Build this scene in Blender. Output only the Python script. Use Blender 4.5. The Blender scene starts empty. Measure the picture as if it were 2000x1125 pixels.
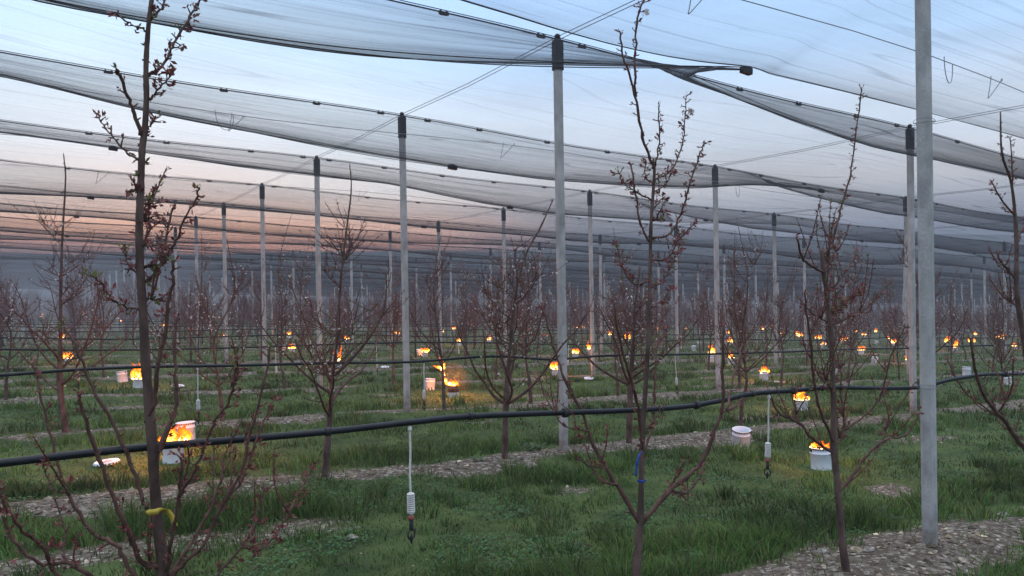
import bpy, math, random
import numpy as np

# ------------------------------------------------------------------ survey of the place
# camera-space survey (x right, y down, z forward, metres): first post of the nearest row, step from row to row,
# step from post to post along a row, and the post itself
F_PX = 1500.0
P0 = np.array([2.8337, 1.7988, 5.2049]); U = np.array([-2.2470, 0.08328, 3.4788])
V = np.array([5.9657, 0.20261, 3.8502]); W = np.array([-0.0722, -4.6494, -0.01738])
ez = W/np.linalg.norm(W); ex = V-ez*(V@ez); ex /= np.linalg.norm(ex); ey = np.cross(ez, ex)
R = np.stack([ex, ey, ez])                      # camera space -> world
POST_H = 4.65
_p, _u, _v = R@P0, R@U, R@V
A2 = np.linalg.inv(np.array([[_u[0], _v[0]], [_u[1], _v[1]]]))
_s0, _t0 = A2@(-_p[:2])
CAM_Z = -(_p[2]+_s0*_u[2]+_t0*_v[2])            # eye height over the ground plane under the camera
S = bpy.context.scene
C = S.collection
lin = lambda r, g, b: tuple(((c/255)/12.92 if c/255 <= .04045 else ((c/255+.055)/1.055)**2.4) for c in (r, g, b))

# ------------------------------------------------------------------ camera
cam = bpy.data.objects.new('camera', bpy.data.cameras.new('camera')); C.objects.link(cam)
right, up, back = R@np.array([1, 0, 0]), R@np.array([0, -1, 0]), R@np.array([0, 0, -1])
from mathutils import Matrix, Vector
cam.matrix_world = Matrix([[right[0], up[0], back[0], 0], [right[1], up[1], back[1], 0], [right[2], up[2], back[2], CAM_Z], [0, 0, 0, 1]])
cam.data.lens = 27.0; cam.data.sensor_width = 36; cam.data.clip_start = 0.05; cam.data.clip_end = 9000
S.camera = cam

# ------------------------------------------------------------------ world: dusk sky
world = bpy.data.worlds.new("World"); S.world = world; world.use_nodes = True
nt = world.node_tree; nt.nodes.clear()
N = lambda k, **a: _n(nt, k, **a)
def _n(t, k, **a):
    n = t.nodes.new(k)
    for q, v in a.items(): setattr(n, q, v)
    return n
glow = R@np.array([(330-1000)/F_PX, 0, 1.0]); glow[2] = 0; glow /= np.linalg.norm(glow)
tc = N('ShaderNodeTexCoord'); sep = N('ShaderNodeSeparateXYZ'); nt.links.new(tc.outputs['Generated'], sep.inputs[0])
asin = N('ShaderNodeMath', operation='ARCSINE'); nt.links.new(sep.outputs[2], asin.inputs[0])
el = N('ShaderNodeMath', operation='MULTIPLY_ADD'); el.inputs[1].default_value = 2/math.pi; el.inputs[2].default_value = 0
nt.links.new(asin.outputs[0], el.inputs[0])
def ramp(stops):
    r = N('ShaderNodeValToRGB'); r.color_ramp.interpolation = 'EASE'
    e = r.color_ramp.elements
    while len(e) < len(stops): e.new(.5)
    for k, (d, c, g) in enumerate(stops):
        e[k].position = d/90; l = lin(*c); e[k].color = (l[0]*g, l[1]*g, l[2]*g, 1)
    nt.links.new(el.outputs[0], r.inputs[0]); return r
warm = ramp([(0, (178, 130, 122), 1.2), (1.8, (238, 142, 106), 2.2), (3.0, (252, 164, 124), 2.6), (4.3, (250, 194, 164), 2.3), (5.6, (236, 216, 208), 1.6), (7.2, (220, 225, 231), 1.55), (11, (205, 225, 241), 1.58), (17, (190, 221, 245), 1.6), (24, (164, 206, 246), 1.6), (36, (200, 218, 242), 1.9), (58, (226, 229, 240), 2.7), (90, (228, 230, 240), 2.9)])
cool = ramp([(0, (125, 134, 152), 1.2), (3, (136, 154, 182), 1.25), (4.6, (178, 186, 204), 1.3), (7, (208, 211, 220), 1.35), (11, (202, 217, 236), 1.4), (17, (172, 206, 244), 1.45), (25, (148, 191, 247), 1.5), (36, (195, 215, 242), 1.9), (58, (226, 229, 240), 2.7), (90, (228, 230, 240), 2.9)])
dot = N('ShaderNodeVectorMath', operation='DOT_PRODUCT'); dot.inputs[1].default_value = tuple(glow)
nt.links.new(tc.outputs['Generated'], dot.inputs[0])
mr = N('ShaderNodeMapRange', interpolation_type='SMOOTHSTEP'); mr.inputs[1].default_value = .86; mr.inputs[2].default_value = .992
nt.links.new(dot.outputs['Value'], mr.inputs[0])
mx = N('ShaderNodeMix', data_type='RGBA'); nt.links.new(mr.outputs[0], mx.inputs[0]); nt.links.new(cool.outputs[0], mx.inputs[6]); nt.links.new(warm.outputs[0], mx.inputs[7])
# thin stretched cloud streaks
mp = N('ShaderNodeMapping'); mp.inputs['Scale'].default_value = (2.2, 2.2, 14); nt.links.new(tc.outputs['Generated'], mp.inputs[0])
ns = N('ShaderNodeTexNoise'); ns.inputs['Scale'].default_value = 1.6; ns.inputs['Detail'].default_value = 4; nt.links.new(mp.outputs[0], ns.inputs[0])
cr = N('ShaderNodeMapRange'); cr.inputs[1].default_value = .35; cr.inputs[2].default_value = .7; cr.inputs[3].default_value = .9; cr.inputs[4].default_value = 1.07
nt.links.new(ns.outputs[0], cr.inputs[0])
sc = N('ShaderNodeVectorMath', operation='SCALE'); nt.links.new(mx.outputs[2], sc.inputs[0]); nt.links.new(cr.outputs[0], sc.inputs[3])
sky = N('ShaderNodeTexSky', sky_type='NISHITA'); sky.sun_disc = False; sky.sun_elevation = math.radians(1.0)
sun_az = math.atan2(glow[0], glow[1]); sky.sun_rotation = sun_az
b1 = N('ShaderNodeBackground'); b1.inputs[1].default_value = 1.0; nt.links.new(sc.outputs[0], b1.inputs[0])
b2 = N('ShaderNodeBackground'); b2.inputs[1].default_value = 0.05; nt.links.new(sky.outputs[0], b2.inputs[0])
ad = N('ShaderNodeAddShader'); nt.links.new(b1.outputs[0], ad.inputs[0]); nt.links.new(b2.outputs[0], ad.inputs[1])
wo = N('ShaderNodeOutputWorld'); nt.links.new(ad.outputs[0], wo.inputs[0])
# the last glow of the sun below the ridge: one faint, wide, warm lamp
sun = bpy.data.objects.new('sun', bpy.data.lights.new('sun', 'SUN')); C.objects.link(sun)
sun.data.energy = 0.12; sun.data.angle = math.radians(20); sun.data.color = (1, .72, .55)
sd = Vector((glow[0], glow[1], math.tan(math.radians(7))))
sun.rotation_euler = sd.to_track_quat('Z', 'Y').to_euler()
S.view_settings.view_transform = 'Standard'; S.view_settings.look = 'None'; S.view_settings.exposure = 0.06; S.view_settings.gamma = 1
S.view_settings.use_curve_mapping = False
cy = S.cycles
cy.transparent_max_bounces = 48; cy.max_bounces = 5; cy.diffuse_bounces = 2; cy.volume_bounces = 0
cy.use_denoising = True; cy.caustics_reflective = False; cy.caustics_refractive = False; cy.use_light_tree = True; cy.sample_clamp_indirect = 4

# ------------------------------------------------------------------ helpers
rng = np.random.default_rng(7); rnd = random.Random(11)
def st_of(X, Y): return A2[0, 0]*(X-_p[0])+A2[0, 1]*(Y-_p[1]), A2[1, 0]*(X-_p[0])+A2[1, 1]*(Y-_p[1])
_tab = rng.random((256, 256))
def vnoise(x, y):
    xi = np.floor(x).astype(int); yi = np.floor(y).astype(int); fx = x-xi; fy = y-yi
    fx = fx*fx*(3-2*fx); fy = fy*fy*(3-2*fy)
    g = lambda a, b: _tab[a & 255, b & 255]
    return (g(xi, yi)*(1-fx)+g(xi+1, yi)*fx)*(1-fy)+(g(xi, yi+1)*(1-fx)+g(xi+1, yi+1)*fx)*fy
def fbm(x, y, o=4):
    r = 0; a = .5
    for k in range(o): r = r+a*vnoise(x*2**k+17*k, y*2**k+31*k); a *= .5
    return r
def softclip(x, m): return np.where(np.abs(x) > m, np.sign(x)*(m+np.tanh((np.abs(x)-m)/m)*m*.5), x)
def plane_z(s, t): return CAM_Z+_p[2]+softclip(s, 30)*_u[2]+softclip(t, 22)*_v[2]
def rowdist(s): return np.abs(s-np.round(s))
def gravel_mask(s, t):
    d = rowdist(s); e = .098+.26*(fbm(t*4.3+np.round(s)*9.7, s*5.3, 3)-.45)+.14*(fbm(t*22, s*22, 2)-.4)
    m = np.clip((e-d)/.05, 0, 1)
    # worn wheel tracks in the alley
    w = np.abs(np.abs(s-np.floor(s)-.5)-.19); k = fbm(t*4.1+5, s*3+np.floor(s)*5, 3)
    tr = np.clip((k-.50)*8, 0, 1)*np.clip((.07-w)/.03, 0, 1)
    return np.maximum(m, .75*tr)
def ground_z(s, t):
    s = np.asarray(s, float); t = np.asarray(t, float)
    d = rowdist(s)
    return plane_z(s, t)+.075*np.exp(-(d/.1)**2)*(.5+fbm(t*6, s*2, 3))-.03+.07*(fbm(t*7+3, s*4.5, 3)-.45)
def XY(s, t): return _p[0]+s*_u[0]+t*_v[0], _p[1]+s*_u[1]+t*_v[1]
def RP(s, t, h=0.0):
    x, y = XY(s, t); return np.array([x, y, float(plane_z(np.float64(s), np.float64(t)))+h])
def ray(px, py):
    return R@np.array([(px-1000)/F_PX, (py-562.5)/F_PX, 1.0])
CAMP = np.array([0, 0, CAM_Z])
def hit_row(px, py, s, off=0.0):          # surveyed point standing in the vertical plane of row s; -> world point
    d = ray(px, py); n = np.array([-_v[1], _v[0], 0.0]); n /= np.linalg.norm(n)
    q = RP(s, 0)+n*off
    k = ((q-CAMP)@n)/(d@n); return CAMP+k*d
def hit_ground(px, py):
    d = ray(px, py); k = 1.0
    lo, hi = .5, 400.
    for _ in range(60):
        m = (lo+hi)/2; X = CAMP+m*d; s, t = st_of(X[0], X[1])
        if X[2] > float(plane_z(np.float64(s), np.float64(t)))-.0: lo = m
        else: hi = m
    X = CAMP+lo*d; s, t = st_of(X[0], X[1]); X[2] = float(ground_z(s, t)); return X
def depth(X): return float((np.array([X[0], X[1], X[2]-CAM_Z])@R)[2])
def to_px(X):
    c = R.T@(np.asarray(X)-CAMP); return 1000+F_PX*c[0]/c[2], 562.5+F_PX*c[1]/c[2], c[2]

class MB:
    def __init__(s): s.v = []; s.t = []; s.q = []; s.n = 0; s.c = []
    def add(s, v, tris=None, quads=None, col=None):
        v = np.asarray(v, float).reshape(-1, 3); s.v.append(v)
        if tris is not None and len(tris): s.t.append(np.asarray(tris, int).reshape(-1, 3)+s.n)
        if quads is not None and len(quads): s.q.append(np.asarray(quads, int).reshape(-1, 4)+s.n)
        if col is not None: s.c.append(np.broadcast_to(np.asarray(col, float), (len(v), 3)))
        s.n += len(v)
    def mesh(s, name, mat, smooth=True):
        me = bpy.data.meshes.new(name)
        v = np.concatenate(s.v) if s.v else np.zeros((0, 3))
        t = np.concatenate(s.t) if s.t else np.zeros((0, 3), int); q = np.concatenate(s.q) if s.q else np.zeros((0, 4), int)
        me.vertices.add(len(v)); me.vertices.foreach_set('co', v.astype(np.float32).ravel())
        me.loops.add(t.size+q.size); me.loops.foreach_set('vertex_index', np.concatenate([t.ravel(), q.ravel()]).astype(np.int32))
        me.polygons.add(len(t)+len(q))
        st = np.concatenate([np.arange(len(t))*3, t.size+np.arange(len(q))*4]).astype(np.int32)
        me.polygons.foreach_set('loop_start', st)
        me.polygons.foreach_set('use_smooth', np.full(len(st), smooth))
        if s.c:
            a = me.color_attributes.new('tint', 'FLOAT_COLOR', 'POINT'); c = np.concatenate(s.c)
            a.data.foreach_set('color', np.c_[c, np.ones(len(c))].astype(np.float32).ravel())
        if mat is not None: me.materials.append(mat)
        me.update(calc_edges=True); me.validate(); return me
    def obj(s, name, mat, parent=None, smooth=True, loc=None):
        o = bpy.data.objects.new(name, s.mesh(name, mat, smooth)); C.objects.link(o)
        if parent is not None: o.parent = parent
        if loc is not None: o.location = loc
        return o
    def tube(s, pts, rad, seg=6, cap=True, col=None):
        pts = np.asarray(pts, float); n = len(pts); rad = np.broadcast_to(np.asarray(rad, float), (n,))
        tg = np.gradient(pts, axis=0); tg /= np.linalg.norm(tg, axis=1)[:, None]+1e-12
        a = np.array([0, 0, 1.]) if abs(tg[0][2]) < .9 else np.array([1., 0, 0])
        x = np.cross(tg[0], a); x /= np.linalg.norm(x); fr = []
        for k in range(n):
            x = x-tg[k]*(x@tg[k]); x /= np.linalg.norm(x)+1e-12; fr.append((x, np.cross(tg[k], x)))
        th = np.arange(seg)*2*np.pi/seg
        v = np.concatenate([pts[k]+rad[k]*(np.cos(th)[:, None]*fr[k][0]+np.sin(th)[:, None]*fr[k][1]) for k in range(n)])
        i = np.arange(n-1)[:, None]*seg; j = np.arange(seg)[None]; j2 = (j+1) % seg
        q = np.stack([i+j, i+j2, i+seg+j2, i+seg+j], -1).reshape(-1, 4)
        t = []
        if cap:
            v = np.concatenate([v, pts[:1], pts[-1:]]); a, b = n*seg, n*seg+1
            t = [[a, (k+1) % seg, k] for k in range(seg)]+[[b, (n-1)*seg+k, (n-1)*seg+(k+1) % seg] for k in range(seg)]
        s.add(v, t, q, col)
    def lathe(s, prof, seg=24, c=(0, 0, 0), col=None):
        prof = np.asarray(prof, float); n = len(prof); th = np.arange(seg)*2*np.pi/seg
        v = np.stack([prof[:, :1]*np.cos(th), prof[:, :1]*np.sin(th), np.repeat(prof[:, 1:2], seg, 1)], -1).reshape(-1, 3)+np.array(c)
        i = np.arange(n-1)[:, None]*seg; j = np.arange(seg)[None]; j2 = (j+1) % seg
        s.add(v, None, np.stack([i+j, i+j2, i+seg+j2, i+seg+j], -1).reshape(-1, 4), col)
    def box(s, c, h, rot=None, col=None):
        v = np.array([[x, y, z] for z in (-1, 1) for y in (-1, 1) for x in (-1, 1)], float)*np.array(h)
        if rot is not None: v = v@np.asarray(rot).T
        s.add(v+np.array(c), None, [[0, 2, 3, 1], [4, 5, 7, 6], [0, 1, 5, 4], [2, 6, 7, 3], [0, 4, 6, 2], [1, 3, 7, 5]], col)
    def fan(s, cen, dirs, L, Wd, col=None):     # leaf-like kites
        cen = np.asarray(cen, float).reshape(-1, 3); dirs = np.asarray(dirs, float).reshape(-1, 3); n = len(cen)
        L = np.broadcast_to(L, (n,))[:, None]; Wd = np.broadcast_to(Wd, (n,))[:, None]
        dirs = dirs/(np.linalg.norm(dirs, axis=1)[:, None]+1e-9)
        sd = np.cross(dirs, rng.normal(size=(n, 3))); sd /= np.linalg.norm(sd, axis=1)[:, None]+1e-9
        v = np.stack([cen, cen+dirs*L*.55+sd*Wd/2, cen+dirs*L, cen+dirs*L*.55-sd*Wd/2], 1).reshape(-1, 3)
        i = np.arange(n)*4
        c = None if col is None else np.repeat(np.broadcast_to(np.asarray(col, float), (n, 3)), 4, 0)
        s.add(v, None, np.stack([i, i+1, i+2, i+3], -1), c)

def tag(o, label=None, cat=None, group=None, kind=None):
    if label: o['label'] = label
    if cat: o['category'] = cat
    if group: o['group'] = group
    if kind: o['kind'] = kind
    return o
def thing(name, loc, rz=0.0, **k):
    o = bpy.data.objects.new(name, None); o.empty_display_size = .1; C.objects.link(o); o.location = tuple(loc); o.rotation_euler = (0, 0, rz)
    return tag(o, **k)
def copy_thing(src, loc, rot=(0, 0, 0), scale=1.0, **k):
    c = src.copy(); C.objects.link(c); c.location = tuple(loc); c.rotation_euler = rot; c.scale = (scale,)*3
    for ch in src.children:
        d = ch.copy(); C.objects.link(d); d.parent = c
        for g in ch.children:
            e = g.copy(); C.objects.link(e); e.parent = d
    for key in ('group', 'label'):
        if key in c: del c[key]
    return tag(c, **k)
def smooth(pts, k=4):
    p = np.asarray(pts, float)
    if len(p) < 3: return np.concatenate([p[:1]+(p[-1:]-p[:1])*f for f in np.linspace(0, 1, k+1)])
    p = np.concatenate([2*p[:1]-p[1:2], p, 2*p[-1:]-p[-2:-1]]); out = []
    for i in range(1, len(p)-2):
        for f in np.arange(k)/k:
            a, b, c, d = p[i-1], p[i], p[i+1], p[i+2]
            out.append(.5*((2*b)+(c-a)*f+(2*a-5*b+4*c-d)*f*f+(3*b-a-3*c+d)*f**3))
    out.append(p[-2]); return np.array(out)

# ------------------------------------------------------------------ materials
def mat(name):
    m = bpy.data.materials.new(name); m.use_nodes = True; t = m.node_tree; t.nodes.clear()
    o = t.nodes.new('ShaderNodeOutputMaterial'); return m, t, o
def noise_mat(name, c1, c2, scale=20, rough=.7, bump=.2, bscale=None, spec=.3, coord='Object', stretch=(1, 1, 1), detail=5, lo=.35, hi=.65, attr=False, transl=0.0):
    m, t, o = mat(name); L = t.links.new
    tc = _n(t, 'ShaderNodeTexCoord'); mp = _n(t, 'ShaderNodeMapping'); mp.inputs['Scale'].default_value = stretch; L(tc.outputs[coord], mp.inputs[0])
    n = _n(t, 'ShaderNodeTexNoise'); n.inputs['Scale'].default_value = scale; n.inputs['Detail'].default_value = detail; L(mp.outputs[0], n.inputs[0])
    r = _n(t, 'ShaderNodeMapRange'); r.inputs[1].default_value = lo; r.inputs[2].default_value = hi; L(n.outputs[0], r.inputs[0])
    mx = _n(t, 'ShaderNodeMix', data_type='RGBA'); L(r.outputs[0], mx.inputs[0]); mx.inputs[6].default_value = (*c1, 1); mx.inputs[7].default_value = (*c2, 1)
    b = _n(t, 'ShaderNodeBsdfPrincipled'); b.inputs['Roughness'].default_value = rough; b.inputs['Specular IOR Level'].default_value = spec
    col = mx.outputs[2]
    if attr:
        a = _n(t, 'ShaderNodeAttribute'); a.attribute_name = 'tint'; m2 = _n(t, 'ShaderNodeMix', data_type='RGBA', blend_type='MULTIPLY'); m2.inputs[0].default_value = 1
        L(col, m2.inputs[6]); L(a.outputs[0], m2.inputs[7]); col = m2.outputs[2]
    L(col, b.inputs['Base Color'])
    if bump:
        n2 = _n(t, 'ShaderNodeTexNoise'); n2.inputs['Scale'].default_value = bscale or scale*3; n2.inputs['Detail'].default_value = 4; L(mp.outputs[0], n2.inputs[0])
        bp = _n(t, 'ShaderNodeBump'); bp.inputs['Strength'].default_value = bump; bp.inputs['Distance'].default_value = .01; L(n2.outputs[0], bp.inputs['Height']); L(bp.outputs[0], b.inputs['Normal'])
    out = b.outputs[0]
    if transl:
        tr = _n(t, 'ShaderNodeBsdfTranslucent'); L(col, tr.inputs[0]); ms = _n(t, 'ShaderNodeMixShader'); ms.inputs[0].default_value = transl; L(out, ms.inputs[1]); L(tr.outputs[0], ms.inputs[2]); out = ms.outputs[0]
    L(out, o.inputs[0]); return m
M_CONC = noise_mat('concrete', (.28, .28, .272), (.50, .49, .475), 11, .85, .6, 90, .2, stretch=(1, 1, .45), detail=12, lo=.3, hi=.7)
def _mud(m):
    t = m.node_tree; L = t.links.new; b = [n for n in t.nodes if n.type == 'BSDF_PRINCIPLED'][0]; src = b.inputs['Base Color'].links[0].from_socket
    tc = _n(t, 'ShaderNodeTexCoord'); sp = _n(t, 'ShaderNodeSeparateXYZ'); L(tc.outputs['Object'], sp.inputs[0]); n = _n(t, 'ShaderNodeTexNoise'); n.inputs['Scale'].default_value = 14; n.inputs['Detail'].default_value = 6; L(tc.outputs['Object'], n.inputs[0])
    h = _n(t, 'ShaderNodeMath', operation='MULTIPLY_ADD'); L(n.outputs[0], h.inputs[0]); h.inputs[1].default_value = -.5; L(sp.outputs[2], h.inputs[2])
    r = _n(t, 'ShaderNodeMapRange'); r.inputs[1].default_value = -.25; r.inputs[2].default_value = .06; r.inputs[3].default_value = .85; r.inputs[4].default_value = 0; L(h.outputs[0], r.inputs[0])
    n2 = _n(t, 'ShaderNodeTexNoise'); n2.inputs['Scale'].default_value = 2.3; n2.inputs['Detail'].default_value = 8; L(tc.outputs['Object'], n2.inputs[0])
    r2 = _n(t, 'ShaderNodeMapRange'); r2.inputs[1].default_value = .55; r2.inputs[2].default_value = .72; r2.inputs[4].default_value = .45; L(n2.outputs[0], r2.inputs[0])
    x1 = _n(t, 'ShaderNodeMix', data_type='RGBA'); L(r2.outputs[0], x1.inputs[0]); L(src, x1.inputs[6]); x1.inputs[7].default_value = (.2, .19, .16, 1)
    x2 = _n(t, 'ShaderNodeMix', data_type='RGBA'); L(r.outputs[0], x2.inputs[0]); L(x1.outputs[2], x2.inputs[6]); x2.inputs[7].default_value = (.13, .105, .08, 1); L(x2.outputs[2], b.inputs['Base Color'])
_mud(M_CONC)
M_CAP = noise_mat('cap_plastic', (.012, .013, .015), (.03, .03, .033), 30, .5, .1)
M_BARK = noise_mat('bark', (.055, .033, .027), (.145, .095, .078), 14, .8, .5, 60, .15, stretch=(1, 1, .5))
M_SHOOT = noise_mat('shoot_bark', (.060, .026, .020), (.125, .065, .048), 18, .65, .3, 70, .25)
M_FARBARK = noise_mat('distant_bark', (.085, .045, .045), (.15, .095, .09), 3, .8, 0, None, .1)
M_BUD = noise_mat('bud', (.75, .75, .75), (1, 1, 1), 60, .6, 0, None, .2, attr=True, transl=.25)
M_GRASS = noise_mat('grass_blade', (.8, .85, .8), (1, 1, 1), 3, .55, 0, None, .25, attr=True, transl=.35)
M_STONE = noise_mat('limestone', (.15, .135, .118), (.38, .355, .32), 25, .85, .4, 80, .2, attr=True)
M_HOSE = noise_mat('black_polyethylene', (.005, .006, .009), (.012, .014, .018), 12, .45, .05, None, .3)
M_WHITE = noise_mat('white_plastic', (.55, .53, .5), (.68, .66, .63), 20, .5, 0)
M_RED = noise_mat('red_plastic', (.25, .05, .04), (.33, .08, .06), 20, .5, 0)
M_TIN = noise_mat('white_painted_tin', (.74, .77, .84), (.84, .86, .90), 7, .38, .04, 20, .5)
M_SCORCH = noise_mat('scorched_tin', (.05, .022, .012), (.22, .10, .05), 18, .6, .1, 30, .3, stretch=(1, 1, 3))
M_WAX = noise_mat('soot', (.012, .01, .009), (.04, .035, .03), 20, .9, 0)
M_WIRE = noise_mat('galvanised_wire', (.10, .11, .12), (.17, .18, .19), 40, .45, 0, None, .5)
M_YELLOW = noise_mat('yellow_ribbon', (.36, .27, .03), (.5, .38, .06), 40, .55, .05)
M_BLUE = noise_mat('blue_ribbon', (.01, .035, .22), (.02, .06, .34), 40, .5, .05)
M_PRINT = noise_mat('printed_tin', (.6, .6, .62), (.42, .12, .08), 30, .4, 0, lo=.5, hi=.56)
def net_material(name, cover, dark):
    m, t, o = mat(name); L = t.links.new
    g = _n(t, 'ShaderNodeNewGeometry'); d = _n(t, 'ShaderNodeVectorMath', operation='DOT_PRODUCT'); L(g.outputs['Normal'], d.inputs[0]); L(g.outputs['Incoming'], d.inputs[1])
    ab = _n(t, 'ShaderNodeMath', operation='ABSOLUTE'); L(d.outputs['Value'], ab.inputs[0])
    mxx = _n(t, 'ShaderNodeMath', operation='MAXIMUM'); L(ab.outputs[0], mxx.inputs[0]); mxx.inputs[1].default_value = .06
    inv = _n(t, 'ShaderNodeMath', operation='DIVIDE'); inv.inputs[0].default_value = 1; L(mxx.outputs[0], inv.inputs[1])
    # threads: gaps per layer, denser along gathered folds that run with the row
    uv = _n(t, 'ShaderNodeAttribute'); uv.attribute_name = 'tint'
    sx_ = _n(t, 'ShaderNodeSeparateXYZ'); L(uv.outputs[0], sx_.inputs[0])
    cb = _n(t, 'ShaderNodeCombineXYZ'); L(sx_.outputs[0], cb.inputs[0]); L(sx_.outputs[1], cb.inputs[1])
    def streak(sx, sy, off, w, amp, dist):
        mp2 = _n(t, 'ShaderNodeMapping'); mp2.inputs['Scale'].default_value = (sx, sy, 1); mp2.inputs['Location'].default_value = (off, off*1.7, 0); L(cb.outputs[0], mp2.inputs[0])
        n2 = _n(t, 'ShaderNodeTexNoise'); n2.inputs['Scale'].default_value = 1.0; n2.inputs['Detail'].default_value = 1; n2.inputs['Distortion'].default_value = dist; L(mp2.outputs[0], n2.inputs[0])
        sb = _n(t, 'ShaderNodeMath', operation='SUBTRACT'); L(n2.outputs[0], sb.inputs[0]); sb.inputs[1].default_value = .5
        a2 = _n(t, 'ShaderNodeMath', operation='ABSOLUTE'); L(sb.outputs[0], a2.inputs[0])
        r2 = _n(t, 'ShaderNodeMapRange'); r2.inputs[1].default_value = 0; r2.inputs[2].default_value = w; r2.inputs[3].default_value = amp; r2.inputs[4].default_value = 0; L(a2.outputs[0], r2.inputs[0]); return r2.outputs[0]
    mp = _n(t, 'ShaderNodeMapping'); mp.inputs['Scale'].default_value = (.12, 16, 1); L(cb.outputs[0], mp.inputs[0])
    n1 = _n(t, 'ShaderNodeTexNoise'); n1.inputs['Scale'].default_value = 1; n1.inputs['Detail'].default_value = 4; L(mp.outputs[0], n1.inputs[0])
    r1 = _n(t, 'ShaderNodeMapRange'); r1.inputs[1].default_value = .3; r1.inputs[2].default_value = .7; r1.inputs[3].default_value = .82; r1.inputs[4].default_value = 1.18; L(n1.outputs[0], r1.inputs[0])
    m0 = _n(t, 'ShaderNodeMath', operation='ADD'); L(streak(.10, 3.0, 3, .010, 1.6, .35), m0.inputs[0]); L(streak(.07, 7.0, 11, .010, .7, .5), m0.inputs[1])
    a0 = _n(t, 'ShaderNodeMath', operation='ADD'); L(r1.outputs[0], a0.inputs[0]); L(m0.outputs[0], a0.inputs[1])
    ad = _n(t, 'ShaderNodeMath', operation='MULTIPLY'); L(a0.outputs[0], ad.inputs[0]); L(sx_.outputs[2], ad.inputs[1])
    ex_ = _n(t, 'ShaderNodeMath', operation='MULTIPLY'); L(ad.outputs[0], ex_.inputs[0]); L(inv.outputs[0], ex_.inputs[1])
    pw = _n(t, 'ShaderNodeMath', operation='POWER'); pw.inputs[0].default_value = 1-cover; L(ex_.outputs[0], pw.inputs[1])
    fac = _n(t, 'ShaderNodeMath', operation='SUBTRACT'); fac.inputs[0].default_value = 1; L(pw.outputs[0], fac.inputs[1])
    tr = _n(t, 'ShaderNodeBsdfTransparent'); df = _n(t, 'ShaderNodeBsdfDiffuse'); df.inputs[0].default_value = (*dark, 1)
    tl = _n(t, 'ShaderNodeBsdfTranslucent'); tl.inputs[0].default_value = (*dark, 1)
    m1 = _n(t, 'ShaderNodeMixShader'); m1.inputs[0].default_value = .5; L(df.outputs[0], m1.inputs[1]); L(tl.outputs[0], m1.inputs[2])
    m2 = _n(t, 'ShaderNodeMixShader'); L(fac.outputs[0], m2.inputs[0]); L(tr.outputs[0], m2.inputs[1]); L(m1.outputs[0], m2.inputs[2]); L(m2.outputs[0], o.inputs[0])
    return m
M_NET = net_material('hail_netting', .046, (.045, .05, .058))
M_HEM = noise_mat('net_hem', (.02, .022, .025), (.045, .047, .05), 30, .8, 0)
def flame_material():
    m, t, o = mat('flame'); L = t.links.new
    a = _n(t, 'ShaderNodeAttribute'); a.attribute_name = 'tint'; sp = _n(t, 'ShaderNodeSeparateXYZ'); L(a.outputs[0], sp.inputs[0])
    tc = _n(t, 'ShaderNodeTexCoord'); n = _n(t, 'ShaderNodeTexNoise'); n.inputs['Scale'].default_value = 17; n.inputs['Detail'].default_value = 2; L(tc.outputs['Object'], n.inputs[0])
    h = _n(t, 'ShaderNodeMath', operation='MULTIPLY_ADD'); L(n.outputs[0], h.inputs[0]); h.inputs[1].default_value = .55; L(sp.outputs[0], h.inputs[2])
    r = _n(t, 'ShaderNodeValToRGB'); e = r.color_ramp.elements; e.new(.5); e.new(.8)
    for k, (p, c) in enumerate(((.24, (15, 10, 4.2)), (.38, (7, 2.6, .25)), (.60, (2.8, .62, .035)), (.86, (1.3, .17, .01)))):
        e[k].position = p; e[k].color = (*c, 1)
    g0 = _n(t, 'ShaderNodeLayerWeight'); g0.inputs[0].default_value = .5
    h2 = _n(t, 'ShaderNodeMath', operation='MULTIPLY_ADD'); L(g0.outputs['Facing'], h2.inputs[0]); h2.inputs[1].default_value = .38; L(h.outputs[0], h2.inputs[2]); h3 = _n(t, 'ShaderNodeMath', operation='MULTIPLY'); h3.inputs[1].default_value = .72; L(h2.outputs[0], h3.inputs[0])
    L(h3.outputs[0], r.inputs[0])
    em = _n(t, 'ShaderNodeEmission'); L(r.outputs[0], em.inputs[0]); em.inputs[1].default_value = 1.0
    g = _n(t, 'ShaderNodeLayerWeight'); g.inputs[0].default_value = .35
    mr = _n(t, 'ShaderNodeMapRange'); mr.inputs[1].default_value = .45; mr.inputs[2].default_value = .98; L(g.outputs['Facing'], mr.inputs[0])
    tr = _n(t, 'ShaderNodeBsdfTransparent'); ms = _n(t, 'ShaderNodeMixShader'); L(mr.outputs[0], ms.inputs[0]); L(em.outputs[0], ms.inputs[1]); L(tr.outputs[0], ms.inputs[2]); L(ms.outputs[0], o.inputs[0])
    m.cycles.emission_sampling = 'NONE'; return m
M_FLAME = flame_material()

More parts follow.
